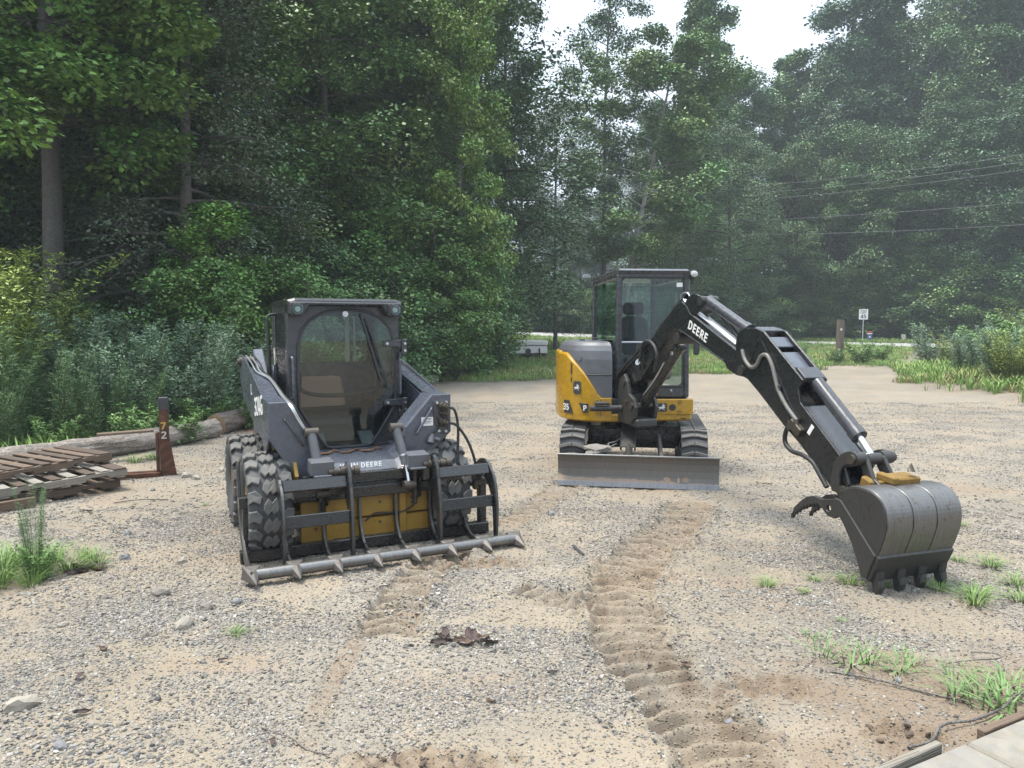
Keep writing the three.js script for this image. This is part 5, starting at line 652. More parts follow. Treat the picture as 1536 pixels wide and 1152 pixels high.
  mesh('seat', [plate(smoothPts([[-0.19, 1.35], [-0.21, 1.6], [-0.15, 1.83], [0, 1.87], [0.15, 1.83], [0.21, 1.6], [0.19, 1.35]], 4), 0.13, 'z', -0.18, 0.03).translate(0.07, 0, 0), plate(rrect(-0.13, 1.88, 0.13, 2.04, 0.05), 0.09, 'z', -0.18, 0.02).translate(0.07, 0, 0), bx(0.44, 0.14, 0.46, 0.07, 1.30, 0.05, 0, 0, 0, 0.04), bx(0.36, 0.3, 0.36, 0.07, 1.1, 0)], M.seatBlack, cab);
  mesh('console', [bx(0.14, 0.34, 0.42, -0.22, 1.25, 0.08, 0, 0, 0, 0.03), bx(0.14, 0.34, 0.42, 0.38, 1.25, 0.08, 0, 0, 0, 0.03)], M.hood, cab); mesh('joystick', [cyl([-0.22, 1.42, 0.22], [-0.22, 1.62, 0.25], 0.022, 0.032), cyl([0.38, 1.42, 0.22], [0.38, 1.62, 0.25], 0.022, 0.032)], M.plastic, cab);
  mesh('grab_rail', tube([[0.20, 2.2, -0.6], [0.20, 1.7, -0.62]], 0.012), M.white, cab); mesh('window_sticker', bx(0.07, 0.05, 0.003, 0.385, 2.215, zf - 0.012, 0, 0, 0, 0.0005), M.white, cab);
  { const w = grp('work_light', cab, 0.535, 2.335, zf + 0.02); mesh('housing', [flat(new THREE.SphereGeometry(0.055, 20, 12)).scale(1, 0.9, 0.7), bx(0.03, 0.09, 0.03, 0, -0.07, -0.01), bx(0.09, 0.05, 0.03, -0.06, -0.03, -0.02)], M.plastic, w); mesh('lens', flat(new THREE.SphereGeometry(0.047, 20, 8, 0, 6.2832, 0, 1.1)).rotateX(Math.PI / 2).scale(1, 0.85, 0.5).translate(0, 0, 0.03), M.lens, w); }
  mesh('mirror', [tube([[x1, 1.62, zf - 0.02], [x1 + 0.03, 1.60, zf + 0.05], [x1 + 0.05, 1.55, zf + 0.06]], 0.01), plate(rrect(-0.035, -0.1, 0.035, 0.1, 0.03), 0.03, 'z', 0, 0.008).translate(x1 + 0.06, 1.50, zf + 0.06)], M.plastic, cab);
  mesh('warning_label', plate(rrect(0.03, 0.93, 0.14, 1.01, 0.004), 0.003, 'z', zf - 0.006, 0), std([0.5, 0.13, 0.08]), cab); mesh('label_print', [text('WARNING', 0.014, 0.001).translate(0.085, 0.995, zf - 0.004), bx(0.08, 0.03, 0.001, 0.085, 0.96, zf - 0.004)], M.white, cab); mesh('washer_nozzle', cyl([0.30, 0.985, zf - 0.01], [0.30, 0.985, zf + 0.01], 0.012), M.bright, cab);
  // swing post
  const sp = B('swing_post');
  mesh('swing_casting', [plate([[-0.14, 0.63], [-0.16, 0.98], [-0.12, 1.14], [0.0, 1.20], [0.08, 1.12], [0.12, 0.98], [0.24, 0.93], [0.28, 0.84], [0.25, 0.72], [0.16, 0.63]], 0.045, 'x', -0.125, 0.01), plate([[-0.14, 0.63], [-0.16, 0.98], [-0.12, 1.14], [0.0, 1.20], [0.08, 1.12], [0.12, 0.98], [0.24, 0.93], [0.28, 0.84], [0.25, 0.72], [0.16, 0.63]], 0.045, 'x', 0.125, 0.01), bx(0.28, 0.36, 0.2, 0, 0.80, -0.08, 0, 0, 0, 0.02), bx(0.26, 0.10, 0.42, 0, 0.66, 0.08, 0, 0, 0, 0.02)], M.steelDark, sp);
  mesh('pin', [cyl([-0.16, 1.10, 0.0], [0.16, 1.10, 0.0], 0.035), cyl([-0.165, 0.85, 0.20], [0.165, 0.85, 0.20], 0.035), cyl([-0.16, 0.88, 0.06], [-0.14, 0.88, 0.06], 0.03), cyl([-0.16, 0.74, -0.04], [-0.14, 0.74, -0.04], 0.022)], M.pin, sp).userData.kind = 'stuff';
  mesh('swing_cylinder', [cyl([-0.15, 0.80, -0.05], [-0.50, 0.80, -0.14], 0.035), cyl([-0.30, 0.86, -0.05], [-0.46, 0.86, -0.10], 0.02)], M.steelDark, sp);
  mesh('hose_bundle', [0, 1, 2, 3, 4].map((k) => tube([[-0.10 + k * 0.04, 0.95 + 0.05 * k, -0.22], [-0.14 + k * 0.05, 1.12 + 0.02 * k, -0.20 - 0.02 * k], [-0.13 + k * 0.05, 1.26, -0.06], [-0.11 + k * 0.05, 1.40, 0.16 + 0.02 * k], [-0.10 + k * 0.045, 1.57 - 0.01 * k, 0.42]], 0.017)), M.hose, sp).userData.kind = 'stuff';
  // boom
  const boom = B('boom'), bp = [[-0.06, 1.06], [-0.14, 1.2], [0.457, 1.573], [0.811, 1.821], [0.976, 1.937], [1.10, 1.985], [1.20, 1.94], [1.27, 1.862], [2.09, 1.505], [2.20, 1.43], [2.225, 1.36], [2.20, 1.305], [2.05, 1.315], [1.91, 1.363], [1.864, 1.414], [1.199, 1.65], [1.10, 1.69], [1.0, 1.692], [0.912, 1.67], [0.673, 1.487], [0.28, 1.15], [0.05, 1.05]];
  const bm = mesh('boom_box', [plate(bp, 0.17, 'x', 0, 0.012)], M.black, boom);
  mesh('stiffener', [plate(smoothPts([[0.28, 1.16], [0.67, 1.50], [0.91, 1.684], [1.06, 1.706], [1.2, 1.664], [1.86, 1.425]], 4).concat(smoothPts([[1.86, 1.41], [1.2, 1.646], [1.06, 1.690], [0.92, 1.666], [0.68, 1.482], [0.29, 1.14]], 4)), 0.19, 'x', 0, 0.004)], M.black, boom);
  mesh('tip_plate', plate([[1.86, 1.41], [1.98, 1.44], [2.2, 1.44], [2.235, 1.36], [2.2, 1.295], [2.05, 1.305], [1.905, 1.355]], 0.186, 'x', 0, 0.005), M.black, boom);
  mesh('cylinder_bracket', [-0.07, 0.07].map((x) => plate(smoothPts([[1.14, 1.95], [1.24, 2.03], [1.37, 2.035], [1.44, 2.0], [1.47, 1.93], [1.40, 1.87], [1.30, 1.83]], 3), 0.022, 'x', x, 0.004)), M.black, boom);
  { const t = text('DEERE', 0.088, 0.002); t.applyMatrix4(new THREE.Matrix4().makeBasis(V(0, -Math.sin(0.40), Math.cos(0.40)), V(0, Math.cos(0.40), Math.sin(0.40)), V(-1, 0, 0)).setPosition(-0.086, 1.686, 1.41)); mesh('lettering', t, M.white, boom); }
  mesh('hydraulic_tube', [0, 1, 2].map((k) => tube([[-0.06 + k * 0.022, 2.0, 1.10], [-0.062 + k * 0.022, 1.905, 1.237], [-0.062 + k * 0.022, 1.835, 1.4], [-0.062 + k * 0.022, 1.725, 1.655], [-0.062 + k * 0.022, 1.615, 1.895], [-0.062 + k * 0.022, 1.55, 2.04]], 0.008)), M.bright, boom).userData.kind = 'stuff';
  mesh('top_hoses', [0, 1].map((k) => tube([[0.02 + k * 0.04, 1.93, 1.42], [0.02 + k * 0.04, 1.84, 1.6], [0.0 + k * 0.04, 1.72, 1.8], [-0.02 + k * 0.04, 1.60, 2.0], [-0.04 + k * 0.03, 1.56, 2.1]], 0.012)), M.hose, boom).userData.kind = 'stuff';
  mesh('tube_loop', tube([[-0.05, 2.0, 1.03], [-0.06, 2.05, 1.06], [-0.06, 2.055, 1.18], [-0.06, 2.0, 1.22], [-0.07, 1.91, 1.26]], 0.008), M.bright, boom);
  mesh('boom_hose', tube([[-0.12, 1.26, 0.30], [-0.12, 1.42, 0.34], [-0.12, 1.53, 0.38], [-0.12, 1.575, 0.48], [-0.12, 1.53, 0.63], [-0.12, 1.42, 0.70], [-0.11, 1.26, 0.64]], 0.02), M.hose, boom); mesh('hose_wrap', tube([[0.0, 1.56, 0.42], [0.0, 1.72, 0.62], [0.0, 1.86, 0.83], [0.0, 1.96, 0.98], [0, 2.01, 1.1]], 0.05, 10), M.hose, boom);
  mesh('clamp', [cyl([-0.11, 1.335, 0.30], [-0.14, 1.345, 0.31], 0.035), cyl([-0.09, 1.46, 0.95], [-0.1, 1.46, 0.95], 0.02)], M.bright, boom);
  const bc = B('boom_cylinder'); mesh('barrel', [cyl([0, 0.86, 0.20], [0, 1.53, 0.95], 0.058, 0.058, 24), cyl([0, 1.50, 0.915], [0, 1.54, 0.96], 0.064, 0.064, 24)], M.black, bc); mesh('rod', cyl([0, 1.53, 0.95], [0, 1.60, 1.02], 0.028), M.chrome, bc); mesh('rod_eye', cyl([-0.10, 1.61, 1.03], [0.10, 1.61, 1.03], 0.055), M.steelDark, bc); mesh('feed_tube', tube([[-0.07, 0.98, 0.32], [-0.075, 1.15, 0.55], [-0.07, 1.36, 0.76]], 0.009), M.bright, bc);
  const ac = B('arm_cylinder'); mesh('barrel', [cyl([0, 1.975, 1.44], [0, 1.70, 2.08], 0.05, 0.05, 28), cyl([0, 1.72, 2.035], [0, 1.695, 2.09], 0.058, 0.058, 28)], M.cabGrey, ac); mesh('rod', cyl([0, 1.70, 2.08], [0, 1.655, 2.19], 0.026), M.chrome, ac); mesh('pivot', [cyl([-0.095, 1.975, 1.44], [0.095, 1.975, 1.44], 0.045)], M.steelDark, ac);
  // arm
  const arm = B('arm'), ap = [[2.06, 1.58], [2.078, 1.655], [2.12, 1.695], [2.18, 1.716], [2.326, 1.722], [2.446, 1.69], [2.93, 1.325], [2.88, 1.25], [2.91, 1.15], [3.37, 0.79], [3.44, 0.62], [3.42, 0.54], [3.345, 0.51], [2.913, 0.83], [2.72, 0.95], [2.408, 1.176], [2.24, 1.285], [2.12, 1.32], [2.08, 1.40]];
  for (const x of [-0.108, 0.108]) mesh('side_plate', plate(ap, 0.022, 'x', x, 0.005), M.black, arm);
  mesh('web', [bar([0, 1.26, 2.30], [0, 0.56, 3.36], 0.194, 0.016), bar([0, 1.12, 2.93], [0, 0.78, 3.36], 0.194, 0.016), bar([0, 1.40, 2.82], [0, 1.32, 2.92], 0.194, 0.05), bar([0, 1.72, 2.3], [0, 1.69, 2.42], 0.194, 0.02)], M.cabGrey, arm);
  mesh('cross_plate', bar([0, 1.64, 2.45], [0, 1.56, 2.55], 0.194, 0.02), M.grey, arm); mesh('cross_plate', bar([0, 1.52, 2.60], [0, 1.40, 2.75], 0.194, 0.02), M.grey, arm);
  mesh('inner_web', bar([0, 1.45, 2.42], [0, 0.72, 3.33], 0.19, 0.02), M.black, arm);
  mesh('pivot_pin', [cyl([-0.14, 1.355, 2.165], [0.14, 1.355, 2.165], 0.045)], M.steelDark, arm); mesh('end_pin', cyl([-0.15, 0.57, 3.39], [0.15, 0.57, 3.39], 0.032), M.pin, arm);
  mesh('rib', [bar([-0.121, 1.62, 2.42], [-0.121, 1.05, 2.86], 0.006, 0.01), bar([-0.121, 1.62, 2.38], [-0.121, 1.40, 2.26], 0.006, 0.012)], M.black, arm);
  mesh('arm_hose', tube([[-0.125, 1.532, 2.168], [-0.13, 1.456, 2.213], [-0.135, 1.391, 2.309], [-0.135, 1.407, 2.379], [-0.135, 1.49, 2.445], [-0.135, 1.499, 2.513], [-0.135, 1.423, 2.582], [-0.135, 1.305, 2.634], [-0.135, 1.223, 2.674], [-0.135, 1.113, 2.769], [-0.13, 1.0, 2.90]], 0.017, 10, 80), std([0.22, 0.22, 0.215], { roughness: 0.5, map: T.wearLight }), arm);
  mesh('hose_clip', [bx(0.02, 0.05, 0.06, -0.135, 1.245, 2.665)], M.plastic, arm); mesh('arm_hose', tube([[0.125, 1.52, 2.45], [0.135, 1.50, 2.53], [0.14, 1.515, 2.60], [0.14, 1.47, 2.66], [0.13, 1.38, 2.68]], 0.016, 10), std([0.22, 0.22, 0.215], { roughness: 0.5 }), arm);
  mesh('fitting_block', [bx(0.05, 0.075, 0.14, -0.14, 0.955, 2.90, 0.6), cyl([-0.145, 1.0, 2.83], [-0.145, 0.93, 2.83], 0.02), cyl([-0.145, 1.02, 2.90], [-0.145, 0.97, 2.91], 0.022)], M.pin, arm);
  mesh('thumb_hose', tube([[-0.14, 0.965, 2.84], [-0.135, 0.93, 2.785], [-0.13, 0.83, 2.76], [-0.13, 0.77, 2.83], [-0.13, 0.752, 2.971], [-0.13, 0.715, 3.08], [-0.13, 0.625, 3.172], [-0.13, 0.56, 3.237]], 0.018, 10, 60), M.hose, arm);
  mesh('sticker', bx(0.003, 0.085, 0.035, -0.121, 0.955, 3.035, 0.62, 0, 0, 0.0005), M.white, arm);
  const tc = B('thumb_cylinder'); mesh('barrel', cyl([-0.05, 0.80, 2.93], [-0.05, 0.55, 3.25], 0.032, 0.032, 18), M.black, tc); mesh('rod', cyl([-0.05, 0.55, 3.25], [-0.05, 0.47, 3.36], 0.018), M.chrome, tc);
  const kc = B('bucket_cylinder'); mesh('barrel', [cyl([0, 1.305, 2.95], [0, 0.955, 3.385], 0.052, 0.052, 28), cyl([0, 0.985, 3.345], [0, 0.945, 3.397], 0.059, 0.059, 28)], M.cabGrey, kc); mesh('rod', cyl([0, 0.955, 3.385], [0, 0.83, 3.51], 0.026, 0.026, 20), M.chrome, kc); mesh('rod_eye', cyl([-0.06, 0.81, 3.52], [0.06, 0.81, 3.52], 0.042), M.steelDark, kc);
  // linkage
  const lk = B('bucket_linkage');
  for (const x of [-0.135, 0.135]) mesh('guide_link', plate(smoothPts([[3.30, 0.55], [3.29, 0.64], [3.32, 0.76], [3.40, 0.84], [3.50, 0.865], [3.555, 0.83], [3.55, 0.78]], 3).concat(smoothPts([[3.48, 0.775], [3.41, 0.745], [3.375, 0.68], [3.375, 0.60], [3.36, 0.545]], 3)), 0.03, 'x', x, 0.006), M.steelDark, lk);
  mesh('link_pin', cyl([-0.19, 0.815, 3.515], [0.19, 0.815, 3.515], 0.034), M.pin, lk); for (const x of [-0.118, 0.118]) mesh('link_boss', cyl([x - 0.047, 0.815, 3.515], [x + 0.047, 0.815, 3.515], 0.046), M.steelDark, lk);
  for (const x of [-0.07, 0.07]) mesh('bucket_link', bar([x, 0.815, 3.515], [x * 1.2, 0.64, 3.62], 0.03, 0.09, 0.01), M.steelDark, lk);
  const qc = B('quick_coupler'); mesh('coupler_body', [bx(0.24, 0.05, 0.14, 0.06, 0.70, 3.70, 0.1, 0, 0, 0.01), bx(0.05, 0.05, 0.16, -0.04, 0.71, 3.70, 0.1, 0, 0, 0.008), bx(0.05, 0.08, 0.10, -0.12, 0.66, 3.61, 0.3, 0, 0, 0.01), bx(0.20, 0.05, 0.12, 0.0, 0.665, 3.64)], std([0.27, 0.165, 0.03], { map: T.wearLight, roughness: 0.7 }), qc); mesh('coupler_pin', [cyl([-0.16, 0.60, 3.60], [0.16, 0.60, 3.60], 0.03)], M.steelDark, qc); mesh('coupler_spike', flat(new THREE.ConeGeometry(0.035, 0.06, 4)).translate(0.12, 0.785, 3.74), M.pin, qc);
  // bucket
  const bk = B('bucket'), hw = 0.30;
  const W = smoothPts([[3.56, 0.605], [3.66, 0.655], [3.80, 0.668], [3.90, 0.64], [3.96, 0.565], [3.972, 0.45], [3.945, 0.35], [3.905, 0.25]], 4);
  for (const x of [-hw, hw]) mesh('side_plate', plate(W.concat([[3.83, 0.085], [3.79, 0.13], [3.72, 0.286], [3.63, 0.42], [3.54, 0.53]]), 0.022, 'x', x, 0.004), M.steelDark, bk);
  for (const x of [-hw - 0.016, hw + 0.016]) mesh('side_cutter', plate([[3.515, 0.50], [3.535, 0.56], [3.59, 0.555], [3.905, 0.262], [3.835, 0.09], [3.79, 0.09], [3.765, 0.16], [3.70, 0.29], [3.61, 0.41]], 0.02, 'x', x, 0.004), M.steelDark, bk);
  const outset = (p, k) => p.map(([z, y], i) => { const a = p[Math.max(0, i - 1)], b = p[Math.min(p.length - 1, i + 1)], dz = b[0] - a[0], dy = b[1] - a[1], l = Math.hypot(dz, dy); return [z - dy / l * k, y + dz / l * k]; });
  const shell = (k0, k1) => outset(W, k1).concat(outset(W, k0).reverse());
  mesh('wrapper', plate(shell(-0.014, 0), 2 * hw - 0.02, 'x', 0, 0.002), M.steelDark, bk);
  for (const [c, w] of [[-0.205, 0.205], [0.0, 0.19], [0.205, 0.205]]) mesh('wrapper_panel', plate(shell(0.001, 0.009), w, 'x', c, 0.003), M.steel, bk);
  mesh('lip_plate', plate([[3.918, 0.265], [3.93, 0.25], [3.852, 0.075], [3.83, 0.08], [3.895, 0.26]], 2 * hw + 0.03, 'x', 0, 0.004), M.steelDark, bk);
  for (const x of [-0.26, -0.085, 0.09, 0.265]) { const t = grp('tooth', bk, x, 0, 0); mesh('adapter', [plate([[3.87, 0.16], [3.905, 0.15], [3.89, 0.06], [3.86, 0.05], [3.84, 0.09]], 0.062, 'x', 0, 0.008)], M.steelDark, t); mesh('tip', plate([[3.835, 0.085], [3.905, 0.095], [3.912, 0.05], [3.885, -0.03], [3.865, -0.03], [3.845, 0.03]], 0.052, 'x', 0, 0.008), M.steelDark, t); }
  mesh('bucket_ear', [-0.10, 0.10].map((x) => plate([[3.54, 0.56], [3.58, 0.68], [3.66, 0.70], [3.72, 0.665]], 0.03, 'x', x, 0.005)), M.steelDark, bk);
  // thumb
  const th = B('thumb'), serr = []; for (let i = 0; i < 8; i++) { const t = i / 7, z = 3.30 - 0.25 * t, y = 0.465 - 0.09 * t * t - 0.05 * t; serr.push([z, y], [z - 0.013, y - 0.028 - 0.004 * (i % 2)], [z - 0.02, y - 0.006]); }
  const tp = [[3.03, 0.295], [3.055, 0.38], [3.12, 0.44], [3.19, 0.49], [3.265, 0.512], [3.35, 0.505], [3.42, 0.52], [3.52, 0.545], [3.56, 0.52], [3.55, 0.44], [3.47, 0.395], [3.40, 0.40], [3.35, 0.44]].concat(serr);
  mesh('thumb_plate', plate(tp, 0.03, 'x', -0.255, 0.004, [circ(3.415, 0.455, 0.022)]), M.steelDark, th); mesh('thumb_plate', plate(tp, 0.03, 'x', -0.09, 0.004, [circ(3.415, 0.455, 0.022)]), M.steelDark, th); mesh('thumb_tube', cyl([-0.26, 0.49, 3.47], [0.10, 0.49, 3.47], 0.035), M.steelDark, th);
}
// ---------- things lying about ----------
const woodMat = (c) => std(c, { map: T.wood, roughness: 0.9, bumpMap: T.wood, bumpScale: 0.003 });
const WD = { brown: woodMat([0.22, 0.165, 0.13]), grey: woodMat([0.37, 0.36, 0.34]), dark: woodMat([0.13, 0.10, 0.082]) };
function logGeo(a, b, r0, r1, seed, bend = 0.06) { // rough bark cylinder with uneven girth
  const A = V(...a), B = V(...b), L = A.distanceTo(B), n = Math.ceil(L / 0.07), seg = 30, d = B.clone().sub(A).normalize(), X = V(0, 1, 0).cross(d).normalize(), Y = d.clone().cross(X), rows = []; const q = rng(seed);
  for (let i = 0; i <= n; i++) { const t = i / n, c = A.clone().lerp(B, t).addScaledVector(X, bend * Math.sin(t * 4 + seed)).addScaledVector(Y, bend * 0.3 * Math.sin(t * 6)); const row = []; for (let k = 0; k <= seg; k++) { const th = k / seg * 6.28318, r = (r0 + (r1 - r0) * t) * (1 + 0.10 * n3(Math.cos(th) * 1.2, Math.sin(th) * 1.2, t * L * 1.4 + seed) + 0.05 * n3(Math.cos(th) * 6, Math.sin(th) * 6, t * L * 3)); const p = c.clone().addScaledVector(X, Math.cos(th) * r).addScaledVector(Y, Math.sin(th) * r); row.push([p.x, p.y, p.z]); } rows.push(row); }
  const g = sheet(rows), u = g.attributes.uv; let m = 0; for (let i = 0; i < n; i++) for (let k = 0; k < seg; k++) for (const [aa, bb] of [[i, k], [i, k + 1], [i + 1, k + 1], [i, k], [i + 1, k + 1], [i + 1, k]]) u.setXY(m++, bb / seg * 1.0, aa / n * L * 0.5);
  const cap = (row) => { const c = row.reduce((s, p) => [s[0] + p[0] / row.length, s[1] + p[1] / row.length, s[2] + p[2] / row.length], [0, 0, 0]); return sheet([row, row.map(() => c)]); };
  return [g, cap(rows[0]), cap(rows[n])];
}
function log(label, a, b, r0, r1, seed, mat, cut) { const o = thing('log', label, 'log', [a[0], 0, a[2]]); const off = (p) => [p[0] - a[0], p[1], p[2] - a[2]]; const [g, c0, c1] = logGeo(off(a), off(b), r0, r1, seed); mesh('bark', g, mat, o, true); mesh('cut_end', c0, cut, o); mesh('cut_end', c1, cut, o); return o; }
const logBark = barkMat([0.36, 0.315, 0.275]), logDark = barkMat([0.20, 0.165, 0.14]), cutWood = woodMat([0.42, 0.30, 0.2]);
log('long weathered log lying behind the pallets with peeling bark', [-6.6, 0.16, -7.0], [-4.62, 0.15, -11.6], 0.17, 0.145, 3, logBark, cutWood);
log('shorter dark log lying beyond the end of the long log', [-4.75, 0.17, -11.75], [-4.3, 0.17, -14.6], 0.17, 0.15, 5, logDark, cutWood);
log('small crumbling log at the grass edge behind the loader', [-3.5, 0.14, -22.1], [-2.35, 0.13, -22.9], 0.15, 0.12, 8, logBark, cutWood);
mesh('board', bar([-5.28, 0.36, -9.42], [-4.72, 0.37, -9.75], 0.14, 0.03), WD.brown).userData = { label: 'short brown board lying across the long log', category: 'board' };
// pallets
{
  const str = (notch) => { const s = [[-0.6, 0], [-0.6, 0.095], [0.6, 0.095], [0.6, 0]]; for (const c of [0.3, -0.3]) s.push([c + 0.12, 0], [c + 0.09, 0.042], [c - 0.09, 0.042], [c - 0.12, 0]); return s; };
  const strG = boxUV(plate(str(), 0.04, 'z', 0, 0.004)), deckG = [0, 1].map((k) => boxUV(bx(1.0, 0.018, k ? 0.13 : 0.09, 0, 0, 0, 0, 0, 0, 0.003).rotateY(Math.PI / 2)));
  const pallet = (label, p, turn, tilt, mats, n) => { const o = thing('pallet', label, 'pallet', p, turn); o.scale.y = 0.76; o.rotation.z = tilt[0]; o.rotation.x = tilt[1]; for (const z of [-0.48, 0, 0.48]) { const m = new THREE.Mesh(strG, mats[0]); m.name = 'stringer'; m.position.set(0, 0.02, z); m.castShadow = m.receiveShadow = true; o.add(m); } for (let i = 0; i < n; i++) { const m = new THREE.Mesh(deckG[i % n === 0 || i === n - 1 ? 1 : 0], mats[1 + (i % 2)]); m.name = 'deck_board'; m.position.set(-0.53 + 1.06 * i / (n - 1) + (R() - 0.5) * 0.02, 0.125, (R() - 0.5) * 0.03); m.rotation.y = (R() - 0.5) * 0.03; m.castShadow = m.receiveShadow = true; o.add(m); } for (const x of [-0.53, 0, 0.53]) { const m = new THREE.Mesh(deckG[0], mats[0]); m.name = 'bottom_board'; m.position.set(x, 0.010, 0); m.castShadow = m.receiveShadow = true; o.add(m); } return o; };
  pallet('dark brown pallet at the bottom of the stack', [-4.93, 0.015, -7.68], 52 * Math.PI / 180, [0, 0], [WD.dark, WD.dark, WD.brown], 7);
  pallet('silvery grey pallet in the middle of the stack', [-4.86, 0.12, -7.72], 50 * Math.PI / 180, [0.03, 0.01], [WD.grey, WD.grey, WD.dark], 8);
  pallet('reddish brown pallet on top of the stack', [-5.12, 0.235, -7.86], 57 * Math.PI / 180, [0.05, -0.02], [WD.brown, WD.brown, WD.dark], 8);
  mesh('board', bx(0.9, 0.09, 0.04, -4.88, 0.05, -6.75, 0, 0.9, 0), WD.brown).userData = { label: 'loose board end lying in front of the pallet stack', category: 'board' };
}
{ // rusty steel stand
  const o = thing('steel_stand', 'rusty upright steel beam with gusset and painted marks beside the pallets', 'steel stand', [-4.05, 0, -8.63], 0.35);
  mesh('upright', [bx(0.095, 0.90, 0.012, 0, 0.45, 0.045), bx(0.095, 0.90, 0.012, 0, 0.45, -0.045), bx(0.012, 0.90, 0.09, 0, 0.45, 0)], M.rust, o);
  mesh('gusset', plate([[-0.05, 0.0], [-0.05, 0.52], [0.045, 0.52], [0.125, 0.0]], 0.014, 'z', 0.058, 0.003), M.rust, o); mesh('side_plate', bx(0.03, 0.5, 0.10, -0.075, 0.26, 0.02), M.rust, o);
  mesh('base_rail', [bx(0.6, 0.05, 0.06, -0.35, 0.025, 0.06), bx(0.6, 0.04, 0.05, -0.33, 0.02, -0.12)], M.rust, o); mesh('top_cap', bx(0.1, 0.14, 0.105, 0, 0.845, 0), M.plastic, o);
  mesh('painted_mark', text('7', 0.085).translate(-0.005, 0.585, 0.053), std([0.42, 0.30, 0.06], { roughness: 0.8 }), o); mesh('painted_mark', text('2', 0.085).translate(0.0, 0.48, 0.068), std([0.42, 0.41, 0.38], { roughness: 0.8 }), o);
}
// stones big enough to pick out
{
  const gs = [71, 72, 73].map((s) => { const g = stoneGeo(s, 0.75); return g; }), sm = [std([0.20, 0.18, 0.155], { roughness: 0.95, bumpMap: T.grain, bumpScale: 0.003 }), std([0.31, 0.28, 0.235], { roughness: 0.95, bumpMap: T.grain, bumpScale: 0.003 }), std([0.17, 0.17, 0.175], { roughness: 0.9 })];
  const st = [[-2.27, -4.7, 0.055, 0, 'round clod-covered stone lying before the grapple'], [-1.89, -4.18, 0.06, 1, 'largest pale stone in the gravel heap'], [-1.87, -4.45, 0.042, 0, 'rounded brown stone beside the largest pale stone'], [-2.2, -3.24, 0.06, 1], [-3.81, -7.82, 0.03, 2], [-2.88, -5.44, 0.035, 2], [0.36, -6.71, 0.04, 2], [-1.85, -2.94, 0.03, 2], [-2.42, -5.35, 0.04, 1], [-3.35, -6.55, 0.03, 0], [-1.72, -4.55, 0.03, 2], [-2.05, -4.05, 0.03, 0], [-3.6, -8.4, 0.05, 1], [-3.75, -8.5, 0.06, 1], [-3.2, -6.1, 0.035, 2], [-2.6, -4.2, 0.028, 1], [-3.5, -8.9, 0.05, 1], [0.95, -3.15, 0.022, 2], [1.9, -3.55, 0.022, 2]];
  st.forEach(([x, z, s, k, l], i) => { const m = new THREE.Mesh(gs[i % 3], sm[k]); m.name = numbered('stone'); m.position.set(x, groundH(x, z) + s * 0.35, z); m.rotation.y = i * 1.3; m.scale.set(s * 1.15, s, s); m.castShadow = m.receiveShadow = true; scene.add(tag(m, l || 'single loose stone lying on the sandy gravel', 'stone', l ? null : 'loose stones on the gravel')); });
  const clods = 'dark clod of churned earth in the muddy ruts', cg = 'earth clods in the ruts', cm = std([0.16, 0.125, 0.095], { roughness: 1, bumpMap: T.grain, bumpScale: 0.004 });
  for (const t of [trackRuns[0], trackRuns[1]]) for (let i = 0; i < 12; i++) { const p = t.s[Math.floor(10 + R() * 140)], x = p.x + (R() - 0.5) * t.w * 2.6, z = p.z + (R() - 0.5) * 0.3, s = 0.006 + 0.012 * R() * R(); const m = new THREE.Mesh(gs[i % 3], cm); m.name = numbered('earth_clod'); m.position.set(x, groundH(x, z) + s * 0.3, z); m.rotation.set(R(), R() * 6, R()); m.scale.set(s * 1.4, s * 0.8, s); m.castShadow = m.receiveShadow = true; scene.add(tag(m, clods, 'clod', cg)); }
  for (let i = 0; i < 20; i++) { const [cx, cz, rx, rz] = mudSpots[i % 2], x = cx + (R() - 0.5) * rx * 1.7, z = cz + (R() - 0.5) * rz * 1.7, s = 0.006 + 0.011 * R(); const m = new THREE.Mesh(gs[i % 3], cm); m.name = numbered('earth_clod'); m.position.set(x, groundH(x, z) + s * 0.3, z); m.rotation.set(R(), R() * 6, R()); m.scale.set(s * 1.5, s * 0.8, s); m.castShadow = m.receiveShadow = true; scene.add(tag(m, 'dark clod of earth in a muddy patch of the yard', 'clod', 'earth clods in the mud patches')); }
}
